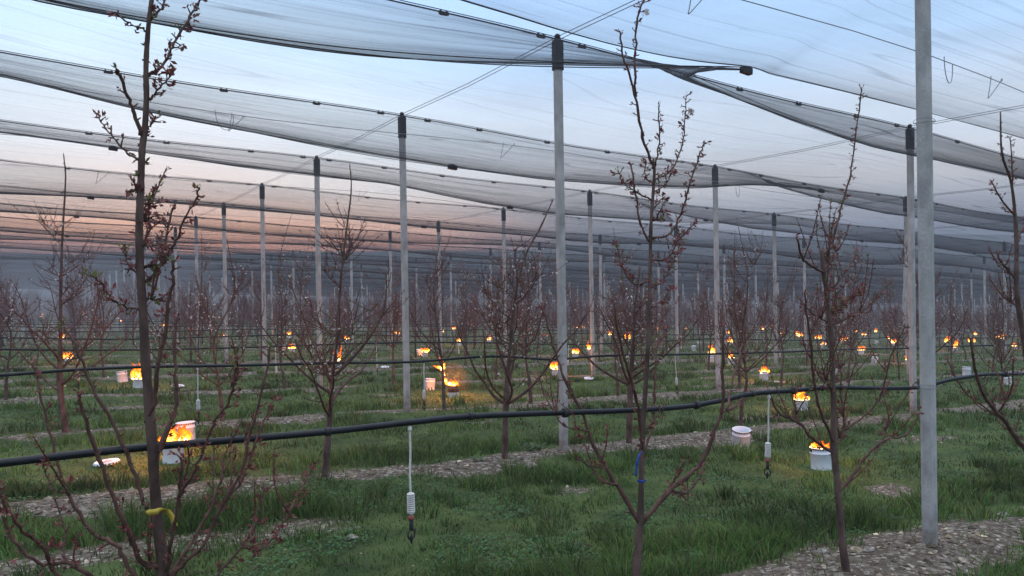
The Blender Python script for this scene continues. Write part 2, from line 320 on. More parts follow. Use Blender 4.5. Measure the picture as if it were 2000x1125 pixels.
# ------------------------------------------------------------------ ground
def ground_material():
    m, t, o = mat('orchard_floor'); L = t.links.new
    tc = _n(t, 'ShaderNodeTexCoord'); a = _n(t, 'ShaderNodeAttribute'); a.attribute_name = 'tint'; sp = _n(t, 'ShaderNodeSeparateXYZ'); L(a.outputs[0], sp.inputs[0])
    n = _n(t, 'ShaderNodeTexNoise'); n.inputs['Scale'].default_value = 9; n.inputs['Detail'].default_value = 6; L(tc.outputs['Object'], n.inputs[0])
    h = _n(t, 'ShaderNodeMath', operation='MULTIPLY_ADD'); L(n.outputs[0], h.inputs[0]); h.inputs[1].default_value = 1.0; L(sp.outputs[0], h.inputs[2])
    mk = _n(t, 'ShaderNodeMapRange'); mk.inputs[1].default_value = .75; mk.inputs[2].default_value = 1.1; L(h.outputs[0], mk.inputs[0])
    # pebbly soil
    vo = _n(t, 'ShaderNodeTexVoronoi'); vo.inputs['Scale'].default_value = 32; L(tc.outputs['Object'], vo.inputs[0])
    sr = _n(t, 'ShaderNodeSeparateXYZ'); L(vo.outputs['Color'], sr.inputs[0])
    cr = _n(t, 'ShaderNodeValToRGB'); e = cr.color_ramp.elements; e.new(.5); e.new(.8)
    for k, (p, c) in enumerate(((0, (.06, .047, .035)), (.5, (.115, .094, .073)), (.8, (.17, .145, .118)), (1, (.33, .295, .25)))): e[k].position = p; e[k].color = (*c, 1)
    L(sr.outputs[0], cr.inputs[0])
    # turf
    n2 = _n(t, 'ShaderNodeTexNoise'); n2.inputs['Scale'].default_value = 2.2; n2.inputs['Detail'].default_value = 8; L(tc.outputs['Object'], n2.inputs[0])
    gr = _n(t, 'ShaderNodeValToRGB'); e = gr.color_ramp.elements; e[0].position = .3; e[0].color = (.028, .046, .016, 1); e[1].position = .72; e[1].color = (.085, .118, .038, 1)
    L(n2.outputs[0], gr.inputs[0])
    mx = _n(t, 'ShaderNodeMix', data_type='RGBA'); L(mk.outputs[0], mx.inputs[0]); L(gr.outputs[0], mx.inputs[6]); L(cr.outputs[0], mx.inputs[7])
    b = _n(t, 'ShaderNodeBsdfPrincipled'); b.inputs['Roughness'].default_value = .95; b.inputs['Specular IOR Level'].default_value = .1; L(mx.outputs[2], b.inputs['Base Color'])
    bp = _n(t, 'ShaderNodeBump'); bp.inputs['Strength'].default_value = .7; bp.inputs['Distance'].default_value = .02
    n3 = _n(t, 'ShaderNodeTexNoise'); n3.inputs['Scale'].default_value = 40; n3.inputs['Detail'].default_value = 5; L(tc.outputs['Object'], n3.inputs[0]); L(n3.outputs[0], bp.inputs['Height']); L(bp.outputs[0], b.inputs['Normal'])
    L(b.outputs[0], o.inputs[0]); return m
def steps(a, b, d, grow, end):
    x = list(np.arange(a, b, d)); k = d
    while x[-1] < end: k = min(k*grow, 60); x.append(x[-1]+k)
    y = []; k = d; q = a
    return np.array(x)
ss = steps(-1.6, 7, .018, 1.06, 900); ss = np.concatenate([-(steps(1.618, 1.7, .05, 1.5, 700))[::-1], ss])
tt = steps(-1.3, 2.2, .014, 1.05, 560); tt = np.concatenate([-(steps(1.314, 1.4, .04, 1.5, 450))[::-1], tt])
sg, tg_ = np.meshgrid(ss, tt, indexing='ij'); gx, gy = XY(sg, tg_); gz = ground_z(sg, tg_)
mb = MB(); ns_, nt_ = sg.shape
idx = np.arange(ns_*nt_).reshape(ns_, nt_)
gm = gravel_mask(sg, tg_).ravel()
# keep faces pointing up
mb.add(np.stack([gx, gy, gz], -1), None, np.stack([idx[:-1, :-1], idx[:-1, 1:], idx[1:, 1:], idx[1:, :-1]], -1)[..., ::-1].reshape(-1, 4), np.c_[gm, gm, gm])
g = mb.obj('ground', ground_material()); tag(g, kind='structure')

# hills beyond the orchard
prof = [(-1500, 505), (-400, 500), (0, 497), (400, 497), (560, 492), (840, 490), (950, 493), (1080, 483), (1130, 480), (1300, 471), (1500, 463), (1800, 456), (2000, 460), (2500, 475), (4500, 490)]
xs = np.concatenate([np.linspace(-1500, 4500, 400)]); ysil = np.interp(xs, *zip(*prof))+3.0*(fbm(xs/55, xs*0, 4)-.5)
mb = MB(); rows = []
for fr in (0.0, .25, .5, .75, 1.0, 1.02):
    D = 330+90*fr
    pts = []
    for x, y in zip(xs, ysil):
        d = ray(x, y); hd = d/np.hypot(d[0], d[1]); top = CAM_Z+D*hd[2]
        k = min(fr, 1)
        hh = (420*hd[2]+CAM_Z-0.0)
        z = -14+(hh+14)*(k**.75) if fr <= 1 else -14
        pts.append((hd[0]*D, hd[1]*D, z+(1.5*(fbm(np.float64(x/30.), np.float64(fr*6), 3)-.5) if 0 < fr < 1 else 0)))
    rows.append(pts)
n = len(xs); ii = np.arange(n-1)
qq = [np.stack([k*n+ii, k*n+ii+1, (k+1)*n+ii+1, (k+1)*n+ii], -1) for k in range(5)]
mb.add(np.array(rows), None, np.concatenate(qq))
h = mb.obj('hills', noise_mat('wooded_hill', (.03, .045, .04), (.07, .085, .06), .05, .9, 0)); tag(h, kind='structure')

# ------------------------------------------------------------------ posts
yaw = math.atan2(_v[1], _v[0])
def post_mesh(w):
    b = MB(); a = w/2; c = a*.38; oct_ = [(a, -a+c), (a, a-c), (a-c, a), (-a+c, a), (-a, a-c), (-a, -a+c), (-a+c, -a), (a-c, -a)]
    zs = [-.3, 0, 1.2, 2.4, 3.6, POST_H]; v = [(x, y, z) for z in zs for x, y in oct_]
    q = [[k*8+i, k*8+(i+1) % 8, (k+1)*8+(i+1) % 8, (k+1)*8+i] for k in range(len(zs)-1) for i in range(8)]
    b.add(v, None, q); b.add([(x, y, POST_H) for x, y in oct_], [[0, i, i+1] for i in range(1, 7)])
    return b.mesh('concrete_post', M_CONC, smooth=False)
def cap_mesh():
    b = MB(); w = .054
    prof = [(w*.86, -.31), (w, -.295), (w*1.02, -.1), (w*1.04, .0), (w*.9, .025), (.025, .03), (.03, .05), (.036, .075), (.02, .095), (0.001, .097)]
    sq = []
    for r, z in prof:
        for k in range(16):
            th = 2*math.pi*(k+.5)/16; e = 1/max(abs(math.cos(th)), abs(math.sin(th))) if r > .04 else 1
            e = min(e, 1.25); sq.append((r*e*math.cos(th), r*e*math.sin(th), z))
    q = [[k*16+i, k*16+(i+1) % 16, (k+1)*16+(i+1) % 16, (k+1)*16+i] for k in range(len(prof)-1) for i in range(16)]
    b.add(sq, None, q)
    for z in (-.3, -.22, -.14, -.06): b.add([(x*1.035, y*1.035, zz) for zz in (z-.012, z+.012) for x, y, _ in sq[32:48]], None, [[i, (i+1) % 16, 16+(i+1) % 16, 16+i] for i in range(16)])
    return b.mesh('cap', M_CAP, smooth=False)
PM, CM, PMB = post_mesh(.090), cap_mesh(), post_mesh(.086)
wm = MB()
for zz, tilt in ((0, .01), (.006, -.012)):
    wm.tube([(.064*math.cos(a)*1.05, .064*math.sin(a)*1.05, zz+tilt*math.cos(a)) for a in np.linspace(0, 2*math.pi, 17)], .0016, 5, False)
WRAP = wm.mesh('wire_wrap', M_WIRE)
posts = []
for i in range(0, 30):
    for j in range(-1, 40):
        b = RP(i, j); x, y, z = to_px(b)
        if z < 2 or z > 125 or x < -60 or x > 2060: continue
        posts.append((z, i, j, b))
posts.sort(key=lambda q: q[0])
print('posts', len(posts))
ORD = ['nearest', 'second', 'third', 'fourth', 'fifth', 'sixth', 'seventh', 'eighth', 'ninth', 'tenth', 'eleventh', 'twelfth', 'thirteenth', 'fourteenth', 'fifteenth', 'sixteenth']
NTH = lambda k: 'first' if k == 0 else ORD[k]
POSTL = {(0, 0): 'thick pale concrete post in front, its top out of the picture, tied with thin wire',
 (1, 0): 'grey concrete post with black cap touching the near hose, left of the tall budding tree',
 (2, 0): 'concrete post with black cap between the leaping flame bucket and the two bare trees',
 (3, 0): 'slim capped post behind the tall bare tree whose hose crosses a tall flame',
 (1, 1): 'capped concrete post standing directly behind the thick pale front post',
 (2, 1): 'capped concrete post reddened by fire, right of the tall budding tree'}
for n, (z, i, j, b) in enumerate(posts[:300]):
    o = bpy.data.objects.new('concrete_post', PMB if (i, j) == (0, 0) else PM); C.objects.link(o); o.location = b
    o.rotation_euler = (rnd.uniform(-.006, .006)*(i > 0), rnd.uniform(-.006, .006)*(i > 0), yaw+rnd.uniform(-.08, .08)+(.2 if (i, j) == (0, 0) else .06))
    lab = POSTL.get((i, j))
    if not lab:
        if j in (0, 1, 2) and i < 10:
            col = {0: 'line of posts running back at the left', 1: 'line of posts starting behind the thick front post', 2: 'second line of posts behind the thick front post'}[j]
            lab = f'{ORD[i]} concrete post along the {col}' if i else 'nearest concrete post along the '+col
        elif i < 9 and j >= 0:
            js = sorted(q[2] for q in posts if q[1] == i); k = js.index(j); lab = f'slim concrete post in the {ORD[i]} row, {NTH(k)} from the left' if k < 16 else None
        if not lab: lab = 'slim grey concrete post far back among the bare trees'
    tag(o, lab, 'post', 'concrete posts holding up the hail nets')
    if z < 75:
        c = bpy.data.objects.new('cap', CM); C.objects.link(c); c.parent = o; c.location = (0, 0, POST_H+.004)
        if (i, j) == (0, 0): c.scale = (1.12, 1.12, 1)
    if z < 20:
        for hz in ((1.13, 2.92) if (i, j) == (0, 0) else (1.12, 2.6)):
            c = bpy.data.objects.new('wire_wrap', WRAP); C.objects.link(c); c.parent = o; c.location = (0, 0, hz)
if len(posts) > 300:
    mb = MB()
    for z, i, j, b in posts[300:]:
        mb.tube([b, b+np.array([0, 0, POST_H])], .05, 4)
    tag(mb.obj('distant_posts', M_CONC), 'faint row ends of pale posts lost in the haze', 'posts', kind='stuff')

# ------------------------------------------------------------------ hail nets
_vh = {}
for sv, pp in {.5: [(100, -6), (280, 28), (375, 46), (550, 75), (700, 95), (850, 108), (1000, 116), (1087, 119), (1280, 125), (1467, 132), (1620, 172), (1790, 216), (2000, 282)],
               1.5: [(0, 146), (250, 213), (520, 262), (700, 295), (853, 318), (1080, 350), (1350, 367), (1480, 360), (1610, 374), (1760, 405), (2000, 440)],
               2.5: [(0, 262), (462, 327), (700, 353), (765, 359), (900, 388), (1080, 416), (1300, 432), (1560, 440)]}.items():
    a = []
    for q in pp:
        X = hit_row(q[0], q[1], sv); s, t = st_of(X[0], X[1]); a.append((t, X[2]-float(plane_z(np.float64(sv), np.float64(t)))))
    a.sort(); _vh[sv] = np.array(a); print('valley', sv, np.round(a, 2).tolist())
def valley_h(sv, t):
    t = np.asarray(t, float)
    d = 3.72+.28*(fbm(t*1.3+sv*13.1, t*0+sv*3.7, 2)-.35)+.18*np.sin(t*2*np.pi*.5+sv*2.3)*.5
    if sv in _vh:
        a = _vh[sv]; td = np.linspace(a[0, 0], a[-1, 0], 240); ed = np.interp(td, a[:, 0], np.clip(a[:, 1], 3.2, 4.6)); kk = np.hanning(25); kk /= kk.sum(); ed = np.convolve(np.pad(ed, 12, 'edge'), kk, 'valid'); e = np.interp(t, td, ed); w = np.clip(1-np.maximum(a[0, 0]-t, t-a[-1, 0])/.6, 0, 1); w = np.where((t >= a[0, 0]) & (t <= a[-1, 0]), 1, np.clip(w, 0, 1))
        d = d*(1-w)+e*w
    return d
def ridge_h(t): return POST_H+.05-.05*np.sin(np.pi*(t-np.floor(t)))**2
def slack_s(sv, t): return sv+.035*np.sin(t*2.1+sv*5)
def net_strip(i, side, ts, nq, detail):
    q = np.linspace(0, 1, nq)[:, None]; t = ts[None]
    sv = i+.5*side; vh = valley_h(sv, t); vs = slack_s(sv, t)
    if i in LOOSE and side == -1:      # this edge hangs loose to the right of its clip
        tk = LOOSE[i]; k = np.clip((t-tk)/.12, 0, 1); k = k*k*(3-2*k)
        vs = vs*(1-k)+(i-.10-.02*np.sin(t*5))*k; hl = POST_H-.10-.42*np.clip((t-tk-.05)/.62, 0, 1)**.55-.05*np.sin(np.pi*(t-np.floor(t)))**2; vh = vh*(1-k)+hl*k
    if i == 0 and side == 1:
        e0 = np.interp(t, E0[:, 0], E0[:, 1]); k = np.clip((t-TCLIP)/.05, 0, 1); vh = e0*(1-k)+vh*k; vs = .47*(1-k)+vs*k
    s = i+(vs-i)*q; h = ridge_h(t)*(1-q)+vh*q-.10*4*q*(1-q)*.6
    hang = np.sqrt(q*(1-q))*2
    f = .055*(fbm(t*3.2+i*7+side*3, q*7+t*1.3+side, 3)-.45)+.05*(np.abs(fbm(t*1.5+i*5+side*9, q*9-t*.8, 2)-.38))
    h = h+hang*f*detail
    x, y = XY(s, t+0*q); z = plane_z(s, t+0*q)+h
    den = (1.55 if side < 0 else 1.0)*(1+1.2*q**5+2.4*q**14)+0*t
    if i in LOOSE and side == -1: den = den*(1+2.6*np.clip((t-LOOSE[i])/.12, 0, 1))
    return np.stack([x, y, z], -1), np.stack([t*7.1+0*q+i*40+side*17, q*2.2+0*t+i*3.3, den], -1)
X = hit_row(1467, 132, .5); TCLIP = st_of(X[0], X[1])[1]; LOOSE = {1: TCLIP}
X = hit_row(1600, 373, 1.5); LOOSE[2] = st_of(X[0], X[1])[1]
X = hit_row(1320, 432, 2.5); LOOSE[3] = st_of(X[0], X[1])[1]
print('loose edges', LOOSE)
E0 = []
for a_, b_ in ((700, -60), (900, 0), (1000, 28), (1100, 58), (1200, 85), (1300, 108), (1380, 122), (1467, 132)):
    X = hit_row(a_, b_, .47); q_ = st_of(X[0], X[1]); E0.append((q_[1], X[2]-float(plane_z(np.float64(.47), np.float64(q_[1])))))
E0 = np.array(sorted(E0)); print(E0.round(2).tolist())
def clip_mesh(big):
    b = MB(); k = 1.0
    b.box((0, 0, 0), (.055*k, .012*k, .016*k)); b.box((-.035*k, 0, .022*k), (.007, .009, .008)); b.box((.035*k, 0, .022*k), (.007, .009, .008)); b.box((0, 0, -.018*k), (.045*k, .009*k, .004))
    if big: b.box((0, 0, -.002), (.062, .028, .030)); b.box((0, 0, .034), (.03, .012, .006))
    return b.mesh('clip', M_CAP, smooth=False)
CLIP, BCLIP = clip_mesh(False), clip_mesh(True)
NETL = ['nearest dark hail net, stretched overhead in the upper right corner', 'hail net over the tall post by the budding tree, loose edge beside its big clip',
        'hail net on the second capped post from the left line, above the leaping flame', 'hail net on the third post of the left line, sagging behind the tall left tree',
        'hail net on the fourth post of the left line', 'hail net on the fifth post of the left line', 'hail net on the sixth post of the left line']
clip_cnt = 0
for i in range(0, 27):
    tmin = -.76-.55; tmax = min(.45+1.36*i+.6, (118-2.4-3.43*i)/3.85+.2)
    if tmax < tmin+1: tmax = tmin+1
    step = .025 if i < 4 else .05 if i < 9 else .12
    ts = np.arange(tmin, tmax+step, step); nq = 26 if i < 4 else 12 if i < 9 else 6
    mb = MB()
    for side in (-1, 1):
        v, c = net_strip(i, side, ts, nq, 1.0 if i < 9 else .6)
        a, b_ = v.shape[:2]; ix = np.arange(a*b_).reshape(a, b_)
        mb.add(v, None, np.stack([ix[:-1, :-1], ix[1:, :-1], ix[1:, 1:], ix[:-1, 1:]], -1).reshape(-1, 4), c.reshape(-1, 3))
    o = mb.obj('hail_net', M_NET)
    tag(o, NETL[i] if i < len(NETL) else f'thin grey net band over the {ORD[i]} row counted from the front' if i < 12 else 'grey hail net far back, one of many bands over the distant rows', 'hail net', 'hail nets over the rows')
    # ridge cable and gathered hem
    mb = MB(); tc_ = ts[::max(1, int(.1/step))] if i < 9 else ts
    mb.tube([RP(i, t, float(ridge_h(t))+.012) for t in tc_], .005 if i < 6 else .008, 4, False)
    mb.tube([RP(i, t, float(ridge_h(t))-.012) for t in tc_], .008 if i < 6 else .012, 4, False)
    mb.obj('ridge_cable', M_HEM, o)
    mb = MB()
    for off, sd_ in ((0, -1), (.03, -1), (-.025, -1))+(((0, 1), (.02, 1)) if i == 0 else ((0, 1),) if i in (1, 2) else ()):
        tq = ts if i < 3 else tc_
        if sd_ > 0: tq = ts[ts > (LOOSE[i+1]-.02 if i else -9)]
        v, c = net_strip(i, sd_, tq, 3, 0)
        e = v[-1]+np.array([_u[0], _u[1], 0])/4.1*off*1.5+np.array([0, 0, 1])*(np.abs(off)*.8+.012*np.sin(tq*9+off*300))[:, None]
        mb.tube(e, .0045 if i < 4 else .008 if i < 8 else .012, 4, False)
    mb.obj('hem', M_HEM, o)
    if i < 12:
        ct = []
        for j in range(-2, 40):
            ct += [j-.045, j+.045, j-.19, j+.20, j+.41, j-.40]
        ct = [t for t in ct if tmin < t < tmax]; ct = ct[:60]
        for t in ct:
            t += rnd.uniform(-.02, .02)
            if i < 0: continue
            c = bpy.data.objects.new('clip', CLIP); C.objects.link(c); c.parent = o; c.location = RP(i, t, float(ridge_h(t))-.02); c.rotation_euler = (0, 0, yaw)
        if i > 0:
            for t in ([TCLIP] if i == 1 else [LOOSE[2], LOOSE[2]-1.1] if i == 2 else list(np.arange(-.55, min(tmax, 8), 1.03))):
                c = bpy.data.objects.new('clip', BCLIP); C.objects.link(c); c.parent = o
                v, _ = net_strip(i, -1, np.array([t]), 2, 0); c.location = v[-1][0]; c.rotation_euler = (0, .1, yaw)

# ------------------------------------------------------------------ wires
def hook_pts(k):
    if k == 0: return [(-.0, 0, .02), (-.004, 0, -.02), (-.03, 0, -.13), (-.035, 0, -.145), (-.02, 0, -.14), (.10, 0, -.02), (.11, 0, .0), (.125, 0, .01), (.12, 0, -.012)]
    return [(0, 0, .03), (.002, 0, .0), (.02, 0, -.08), (.07, 0, -.14), (.13, 0, -.13), (.16, 0, -.06), (.16, 0, 0)]
for i in range(0, 9):
    tmax = min(.45+1.36*i+.5, 12); ts = np.arange(-1.3, tmax, .12)
    hw = lambda t: 3.42-.16*np.sin(np.pi*(t-np.floor(t)))**2*.6+.02*np.sin(t*3+i)
    off = np.array([_u[0], _u[1], 0])/4.1*.055
    mb = MB(); mb.tube([RP(i, t, hw(t))+off for t in ts], .003 if i < 4 else .005, 5, False)
    o = mb.obj('trellis_wire', M_WIRE)
    tag(o, ['thin grey wire with bent wire hooks crossing behind the thick front post', 'thin wire with loose hooks below the net of the tall post by the budding tree', 'thin wire passing just under the cap of the post above the leaping flame', 'thin wire below the net on the third post of the left line'][i] if i < 4 else f'thin trellis wire strung below the net of the {ORD[i]} row from the front', 'wire', 'trellis wires below the nets')
    if i < 4:
        for t in ([.052, .145, -.3] if i == 0 else [-.52, -.50, -.1, .42] if i == 1 else [-.6, -.1, .5, 1.2]):
            hk = MB(); hk.tube(smooth(hook_pts(rnd.choice((0, 0, 1))), 3), .0028, 5, False); c = hk.obj('hook', M_WIRE, o, loc=tuple(RP(i, t, hw(t))+off)); c.rotation_euler = (0, 0, yaw+rnd.uniform(-.4, .4))
for j in range(0, 9):
    i0 = 0; pts1, pts2 = [], []
    for i in np.arange(0, 24.01, .5):
        if depth(RP(i, j)) > 95: break
        sag = -.03*math.sin(math.pi*(i % 1)); pts1.append(RP(i, j, POST_H+.07+sag)); pts2.append(RP(i, j+.004, POST_H+.045+sag))
    mb = MB(); r = .0045 if j < 2 else .006
    mb.tube(pts1, r, 5, False); mb.tube(pts2, r, 5, False)
    tag(mb.obj('tension_cable', M_WIRE), ['double steel cable joining the tops of the left line of posts', 'steel cable joining the post tops from behind the thick front post', 'steel cable joining post tops one line to the right of the thick post'][j] if j < 3 else f'steel cable across the post tops, {ORD[j]} such cable counted from the left', 'cable', 'cables across the post tops')

# ------------------------------------------------------------------ hoses
HOSE = {0: [(-300, 935), (-120, 918), (0, 905), (145, 888), (290, 873), (470, 858), (640, 843), (800, 825), (920, 813), (1104, 806), (1220, 802), (1330, 795), (1400, 784), (1470, 769), (1550, 763), (1620, 757), (1700, 758), (1790, 757), (1850, 743), (1890, 736), (1930, 731), (2000, 730), (2150, 722)],
        1: [(-200, 745), (0, 733), (150, 722), (300, 716), (450, 714), (650, 709), (799, 707), (934, 697), (1000, 697), (1080, 702), (1176, 695), (1350, 692), (1470, 689), (1570, 686), (1655, 682), (1776, 680), (1826, 677), (2000, 673)]}
hose_line = {}
for i in range(0, 16):
    tmax = min(.45+1.36*i+.4, (100-2.4-3.43*i)/3.85)
    if tmax < -.3: break
    off = np.array([_u[0], _u[1], 0])/4.1*.085
    if i in HOSE:
        pts = [hit_row(a, b, i, .085) for a, b in HOSE[i]]
    else:
        ts = np.arange(-1.1, tmax, .11); pts = [RP(i, t, 1.10-.06*np.sin(np.pi*(t-np.floor(t)))**2+.035*(float(fbm(np.float64(t*4+i*9), np.float64(i*3.3), 2))-.4)+.0)+off for t in ts]
    P = smooth(pts, 5) if i < 5 else np.array(pts); hose_line[i] = P
    mb = MB(); mb.tube(P, .0134, 10 if i < 3 else 5, False)
    o = mb.obj('irrigation_hose', M_HOSE)
    tag(o, ['thick black hose crossing the whole foreground, tied to the thick pale post', 'black hose of the second row, passing in front of the leaping flame bucket', 'black hose of the third row, above the empty pail beside the leaping flame'][i] if i < 3 else f'thin dark hose line along the {ORD[i]} row from the front', 'hose', 'irrigation hoses along the rows')
    if i < 3:
        L = [640, 920, 1104, 1285, 1362, 1468, 1553, 1610, 1966] if i == 0 else [330, 560, 770, 830, 960, 1185, 1500, 1700] if i == 1 else [300, 700, 1100, 1500]
        pxs = np.array([to_px(q)[0] for q in P])
        for n, x in enumerate(L):
            k = int(np.argmin(np.abs(pxs-x))); k = min(max(k, 1), len(P)-2); d = P[k+1]-P[k-1]; d /= np.linalg.norm(d)
            big = i == 0 and x in (1362, 1966, 1104, 1553)
            mb = MB(); mb.tube([P[k]-d*.012, P[k]-d*.011, P[k]+d*.011, P[k]+d*.012], [.014, .023 if big else .0175, .023 if big else .0175, .014], 12, False); mb.obj('coupling', M_CAP, o)

# ------------------------------------------------------------------ hanging sprinklers
def make_sprinkler():
    r = thing('hanging_sprinkler', (0, 0, 0))
    b = MB(); b.tube(smooth([(0, 0, 0), (.002, 0, -.1), (-.002, .001, -.2), (0, 0, -.285)], 3), .0046, 8); b.lathe([(.004, .0), (.009, -.004), (.009, -.018), (.004, -.022)], 10); b.obj('tube', M_WHITE, r)
    b = MB(); p = [(.004, -.275)]
    for k in range(9): z = -.282-k*.0088; p += [(.0165, z), (.0165, z-.0056), (.0115, z-.0057), (.0115, z-.0087)]
    p += [(.016, -.362), (.008, -.366), (.006, -.38), (.001, -.38)]; b.lathe(p, 14); b.obj('weight', M_WHITE, r)
    b = MB(); b.lathe([(.004, -.374), (.0125, -.376), (.0125, -.39), (.004, -.392)], 12); b.obj('collar', M_RED, r)
    b = MB(); b.lathe([(.004, -.388), (.009, -.39), (.0095, -.43), (.006, -.436), (.001, -.436)], 12)
    ring = [(.02*math.sin(a), 0, -.452+.022*math.cos(a)) for a in np.linspace(0, 2*math.pi, 21)]; b.tube(ring, .0035, 6, False)
    b.lathe([(.001, -.45), (.008, -.462), (.006, -.476), (.003, -.49), (.001, -.492)], 10); b.obj('sprinkler_head', M_CAP, r)
    return r
spr = None
SPR = [(0, 808, 'white hanging sprinkler tube with ribbed weight under the near hose, left of centre'), (0, 1500, 'white hanging sprinkler between the tilted empty pail and the burning bucket'),
       (1, 380, 'white sprinkler hanging over the tall pail behind the left burning bucket'), (1, 831, 'white sprinkler hanging in front of the pinkish pail by the leaping flame'),
       (1, 1307, 'thin white sprinkler hanging right of the tall budding tree'), (1, 1643, 'thin white sprinkler hanging beside the trunk of the many branched tree'), (2, 160, None), (2, 545, None), (2, 735, None), (2, 1110, None), (2, 1520, None), (3, 300, None), (3, 610, None), (3, 900, None), (3, 1330, None), (3, 1700, None)]
for i, x, lab in SPR:
    P = hose_line[i]; k = int(np.argmin([abs(to_px(q)[0]-x) for q in P])); q = P[k]-np.array([0, 0, .016])
    row_ = [q[1] for q in SPR if q[0] == i]; lab = lab or f'small pale sprinkler under the {ORD[i]} hose from the front, {NTH(sorted(row_).index(x))} from the left'
    kw = dict(label=lab, cat='sprinkler', group='sprinklers hanging from the hoses')
    if spr is None: spr = make_sprinkler(); spr.location = q; spr.rotation_euler = (0, 0, yaw+.35); tag(spr, **kw)
    else: copy_thing(spr, q, (rnd.uniform(-.05, .05), rnd.uniform(-.06, .06), rnd.uniform(0, 3)), 1.0, **kw)

# ------------------------------------------------------------------ trees
BUDC = np.array([(.22, .055, .058), (.14, .040, .036), (.30, .105, .105), (.24, .11, .085)]); GRNC = np.array([(.16, .17, .05), (.22, .21, .07), (.12, .15, .045)]); WHT = np.array([(.75, .70, .70)])
def bud_cluster(mb, c, d, size, kind):
    n = {0: 5, 1: 9, 2: 5, 3: 6}[kind]
    pal = BUDC if kind in (0, 1) else GRNC if kind == 2 else WHT
    dirs = rng.normal(size=(n, 3))*(.8 if kind != 2 else .4)+np.asarray(d)
    L = size*rng.uniform(.6, 1.2, n); Wd = L*(.42 if kind != 3 else .9)
    mb.fan(np.asarray(c)+rng.normal(size=(n, 3))*size*.2, dirs, L, Wd, pal[rng.integers(0, len(pal), n)]*rng.uniform(.7, 1.25, (n, 1)))
def along(P, step):
    seg = np.linalg.norm(np.diff(P, axis=0), axis=1); s = np.r_[0, np.cumsum(seg)]
    if s[-1] < step*.4: return []
    ds = np.arange(step*rng.uniform(.3, .9), s[-1], step)
    out = []
    for d in ds:
        d = min(max(d+rng.uniform(-.35, .35)*step, 0), s[-1]-1e-4); k = min(int(np.searchsorted(s, d, 'right'))-1, len(P)-2); f = (d-s[k])/max(seg[k], 1e-9)
        t = P[k+1]-P[k]; out.append((P[k]*(1-f)+P[k+1]*f, t/(np.linalg.norm(t)+1e-9), d/s[-1]))
    return out
def side_dir(t):
    a = rng.normal(size=3); a -= t*(a@t); a /= np.linalg.norm(a)+1e-9; return a
def knobs(r, n): return r*(1+.10*rng.normal(size=n))

